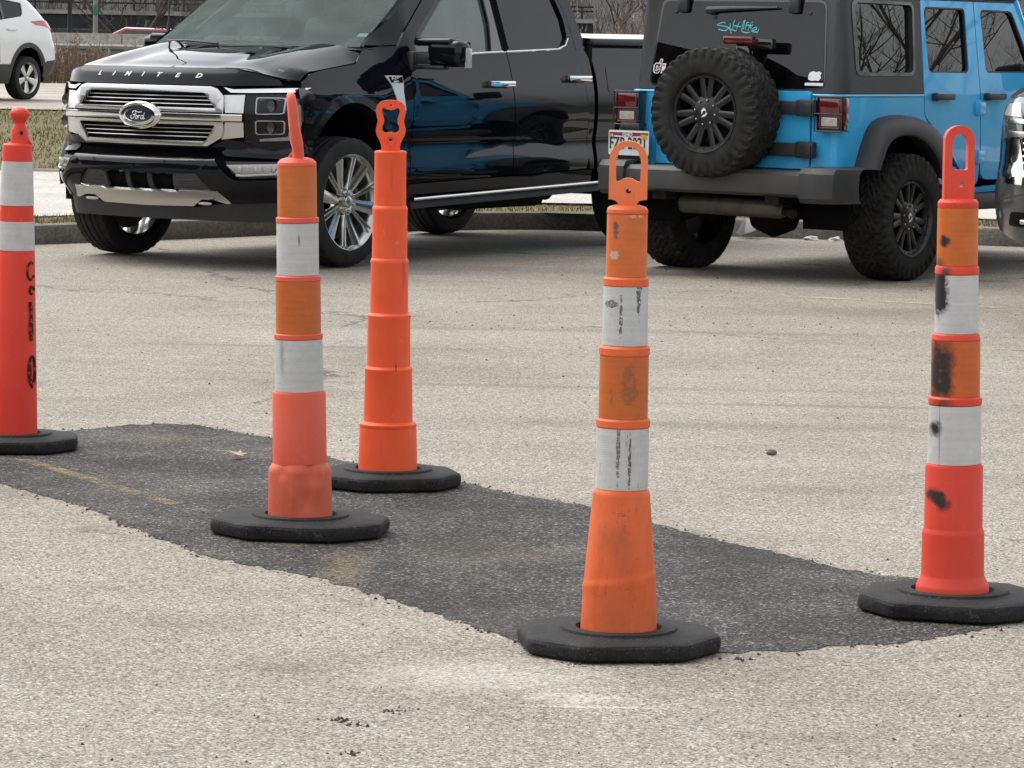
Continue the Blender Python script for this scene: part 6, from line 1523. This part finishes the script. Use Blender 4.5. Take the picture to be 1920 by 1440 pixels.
for sg in (1, -1):
    MB().panel([(sg * a, b) for a, b in ((.80, .635), (.40, .625), (.40, .675), (.58, .69), (.645, .72), (.665, .80), (.69, .91), (.73, .91), (.76, .80))], f2(.012), out=(1, 0, 0), step=.04).build('grille_surround', MAT['chrome'], RS, solid=.02)
    MB().panel([(sg * a, b) for a, b in ((.70, 1.045), (.92, 1.05), (.90, 1.12), (.745, 1.135))], f2(.006), out=(1, 0, 0), step=.04).build('headlamp', MAT['lamp_clear'], RS, solid=.02)
    MB().panel([(sg * a, b) for a, b in ((.72, .92), (.93, .90), (.92, .70), (.78, .66), (.70, .76))], f2(.008), out=(1, 0, 0), step=.04).build('corner_lamp', MAT['gloss_black'], RS, solid=.02)
bm2 = MB().panel([(-.96, .63), (.96, .63), (.97, .46), (.93, .34), (.62, .235), (-.62, .235), (-.93, .34), (-.97, .46)], f2(.015), out=(1, 0, 0), step=.04).build('front_bumper', gp_, RS, solid=.03)
MB().panel([(-.60, .60), (.60, .60), (.60, .55), (-.60, .55)], f2(.03), out=(1, 0, 0)).build('bumper_strip', MAT['satin_chrome'], bm2, solid=.02)
for sg in (1, -1):
    MB().panel(rnd([(sg * .56, .465), (sg * .73, .462), (sg * .76, .375), (sg * .56, .365)], .02, 3), f2(.018), out=(1, 0, 0), step=.04).build('fog_pocket', MAT['void'], bm2, solid=.01)
    MB().rbox((X2(.60, .40) + .015, sg * .60, ZQ(.405)), (.03, .10, .03), .012).build('tow_hook', MAT['chrome'], bm2)
    S2 = lambda off=0.0: (lambda x, z: (x, sg * (Y2(x, z) + off), z))
    a1 = [(-.30 + .44 * math.cos(rad(a)), .48 + .50 * math.sin(rad(a))) for a in range(0, 181, 10)]
    a2 = [(-3.09 + .46 * math.cos(rad(a)), .48 + .50 * math.sin(rad(a))) for a in range(0, 181, 10)]
    MB().panel([(.30, .60), (.38, .68), (.40, 1.08), (.25, 1.18), (-.60, 1.29), (-1.0, 1.33), (-1.40, 1.80), (-1.8, 1.88), (-3.7, 1.84), (-4.15, 1.30), (-4.25, .60), (-4.1, .45)] + a2[::-1] + a1[::-1], S2(), [rnd([(-1.08, 1.36), (-1.45, 1.78), (-2.05, 1.80), (-2.05, 1.33)], .03, 3), rnd([(-2.15, 1.33), (-2.15, 1.80), (-2.95, 1.79), (-2.95, 1.34)], .03, 3), rnd([(-3.05, 1.34), (-3.05, 1.78), (-3.65, 1.74), (-3.95, 1.36)], .03, 3)], out=(0, sg, 0)).build('body_side', gp_, RS, solid=.02)
    MB().panel([(-1.06, 1.34), (-1.44, 1.80), (-3.66, 1.77), (-3.98, 1.34)], S2(-.02), out=(0, sg, 0)).build('side_window', MAT['glass_dark'], RS)
    MB().panel([(-.50, .44), (-2.62, .44), (-2.62, .34), (-.50, .34)], S2(-.01), out=(0, sg, 0)).build('running_board', MAT['black_plastic'], RS, solid=.03)
    for cx in (0, -3.09):
        c_ = cx - (.30 if cx == 0 else 0)
        MB().rings([[(c_ + r * math.cos(rad(a)), sg * y, .47 + r * 1.1 * math.sin(rad(a))) for a in range(0, 181, 10)] for r, y in ((.45, .92), (.45, .5), (.02, .5))], False).build('wheel_liner', MAT['void'], RS)
        wheel(RS, (cx - (.30 if cx == 0 else 0), sg * .80, .40), sg, .40, .27, .27, 'five', MAT['rim_silver'], MAT['rubber'], 'road', .2)
    MB().rbox((-.95, sg * 1.10, 1.28), (.14, .24, .18), .05).build('door_mirror', MAT['gloss_black'], RS)
MB().grid(lambda u, v: (X2((2 * v - 1) * .86, 1.24 - .05 * (2 * v - 1) ** 4) * (1 - u) + (-.92 - .0 * v) * u - .02, (2 * v - 1) * .90, 1.265 - .075 * (2 * v - 1) ** 6 + .11 * u ** .8 + .02 * (1 - (2 * v - 1) ** 2)), 12, 20).build('hood', gp_, RS, solid=.02)
MB().grid(lambda u, v: (-.90 - .62 * u - .14 * (2 * v - 1) ** 2, (2 * v - 1) * (.84 - .14 * u), 1.33 + .50 * u), 8, 12).build('windscreen', MAT['glass_light'], RS)
MB().grid(lambda u, v: (-1.50 - 2.35 * u, (2 * v - 1) * .71, 1.86 + .04 * (1 - (2 * v - 1) ** 4) - .03 * u), 8, 10).build('roof', gp_, RS, solid=.02)
MB().grid(lambda u, v: (-4.28 + .45 * max(0, u - .5) * 2 * .8, (2 * v - 1) * (.94 - .22 * max(0, u - .5) * 2), .55 + 1.30 * u), 8, 8).build('tailgate', gp_, RS, solid=.02)
MB().box((-1.8, 0, .42), (4.6, 1.5, .10)).build('underside', MAT['under'], RS, flat=True)
MB().rbox((-1.25, 0, 1.20), (.5, 1.5, .2), .06).build('dashboard', MAT['interior'], RS)

# ---------------------------------------------------------------- traffic behind the barrier
def far_car(loc, rz, col, label):
    t = thing('passing_car', label, 'car', loc, rz)
    prof = [(-2.2, .35), (-2.25, .75), (-2.0, .92), (-1.45, 1.0), (-.75, 1.40), (.55, 1.43), (1.35, 1.02), (2.1, .85), (2.25, .6), (2.2, .35)]
    m = M_paint('car_paint', col, dust=.1)
    rr = []
    for x, z in prof:
        w = .88 if z < 1.1 else .66
        rr.append([(x, -w, .32), (x, -w, z * .75 + .08), (x, -w * .93, z - .03), (x, -w * .6, z), (x, w * .6, z), (x, w * .93, z - .03), (x, w, z * .75 + .08), (x, w, .32)])
    MB().rings(rr, False).build('body', m, t, ang=50, solid=.02)
    for sg in (1, -1):
        MB().add([(-1.25, sg * .80, 1.02), (-.70, sg * .72, 1.34), (.50, sg * .72, 1.36), (1.10, sg * .80, 1.04)], [(0, 1, 2, 3)]).build('side_window', MAT['gloss_black'], t)
        for x in (-1.35, 1.35): MB().lathe([(-.1, .001), (-.1, .31), (.1, .31), (.1, .20), (.08, .001)], 20, Matrix.Translation((x, sg * .80, .31)) @ Matrix.Rotation(rad(90 if sg < 0 else -90), 4, 'X')).build('wheel', MAT['rubber'], t)
    return t
far_car((-10.9, 102, .22), rad(180), (.42, .05, .06), 'faded red car passing behind the concrete barrier, only its roof in view')
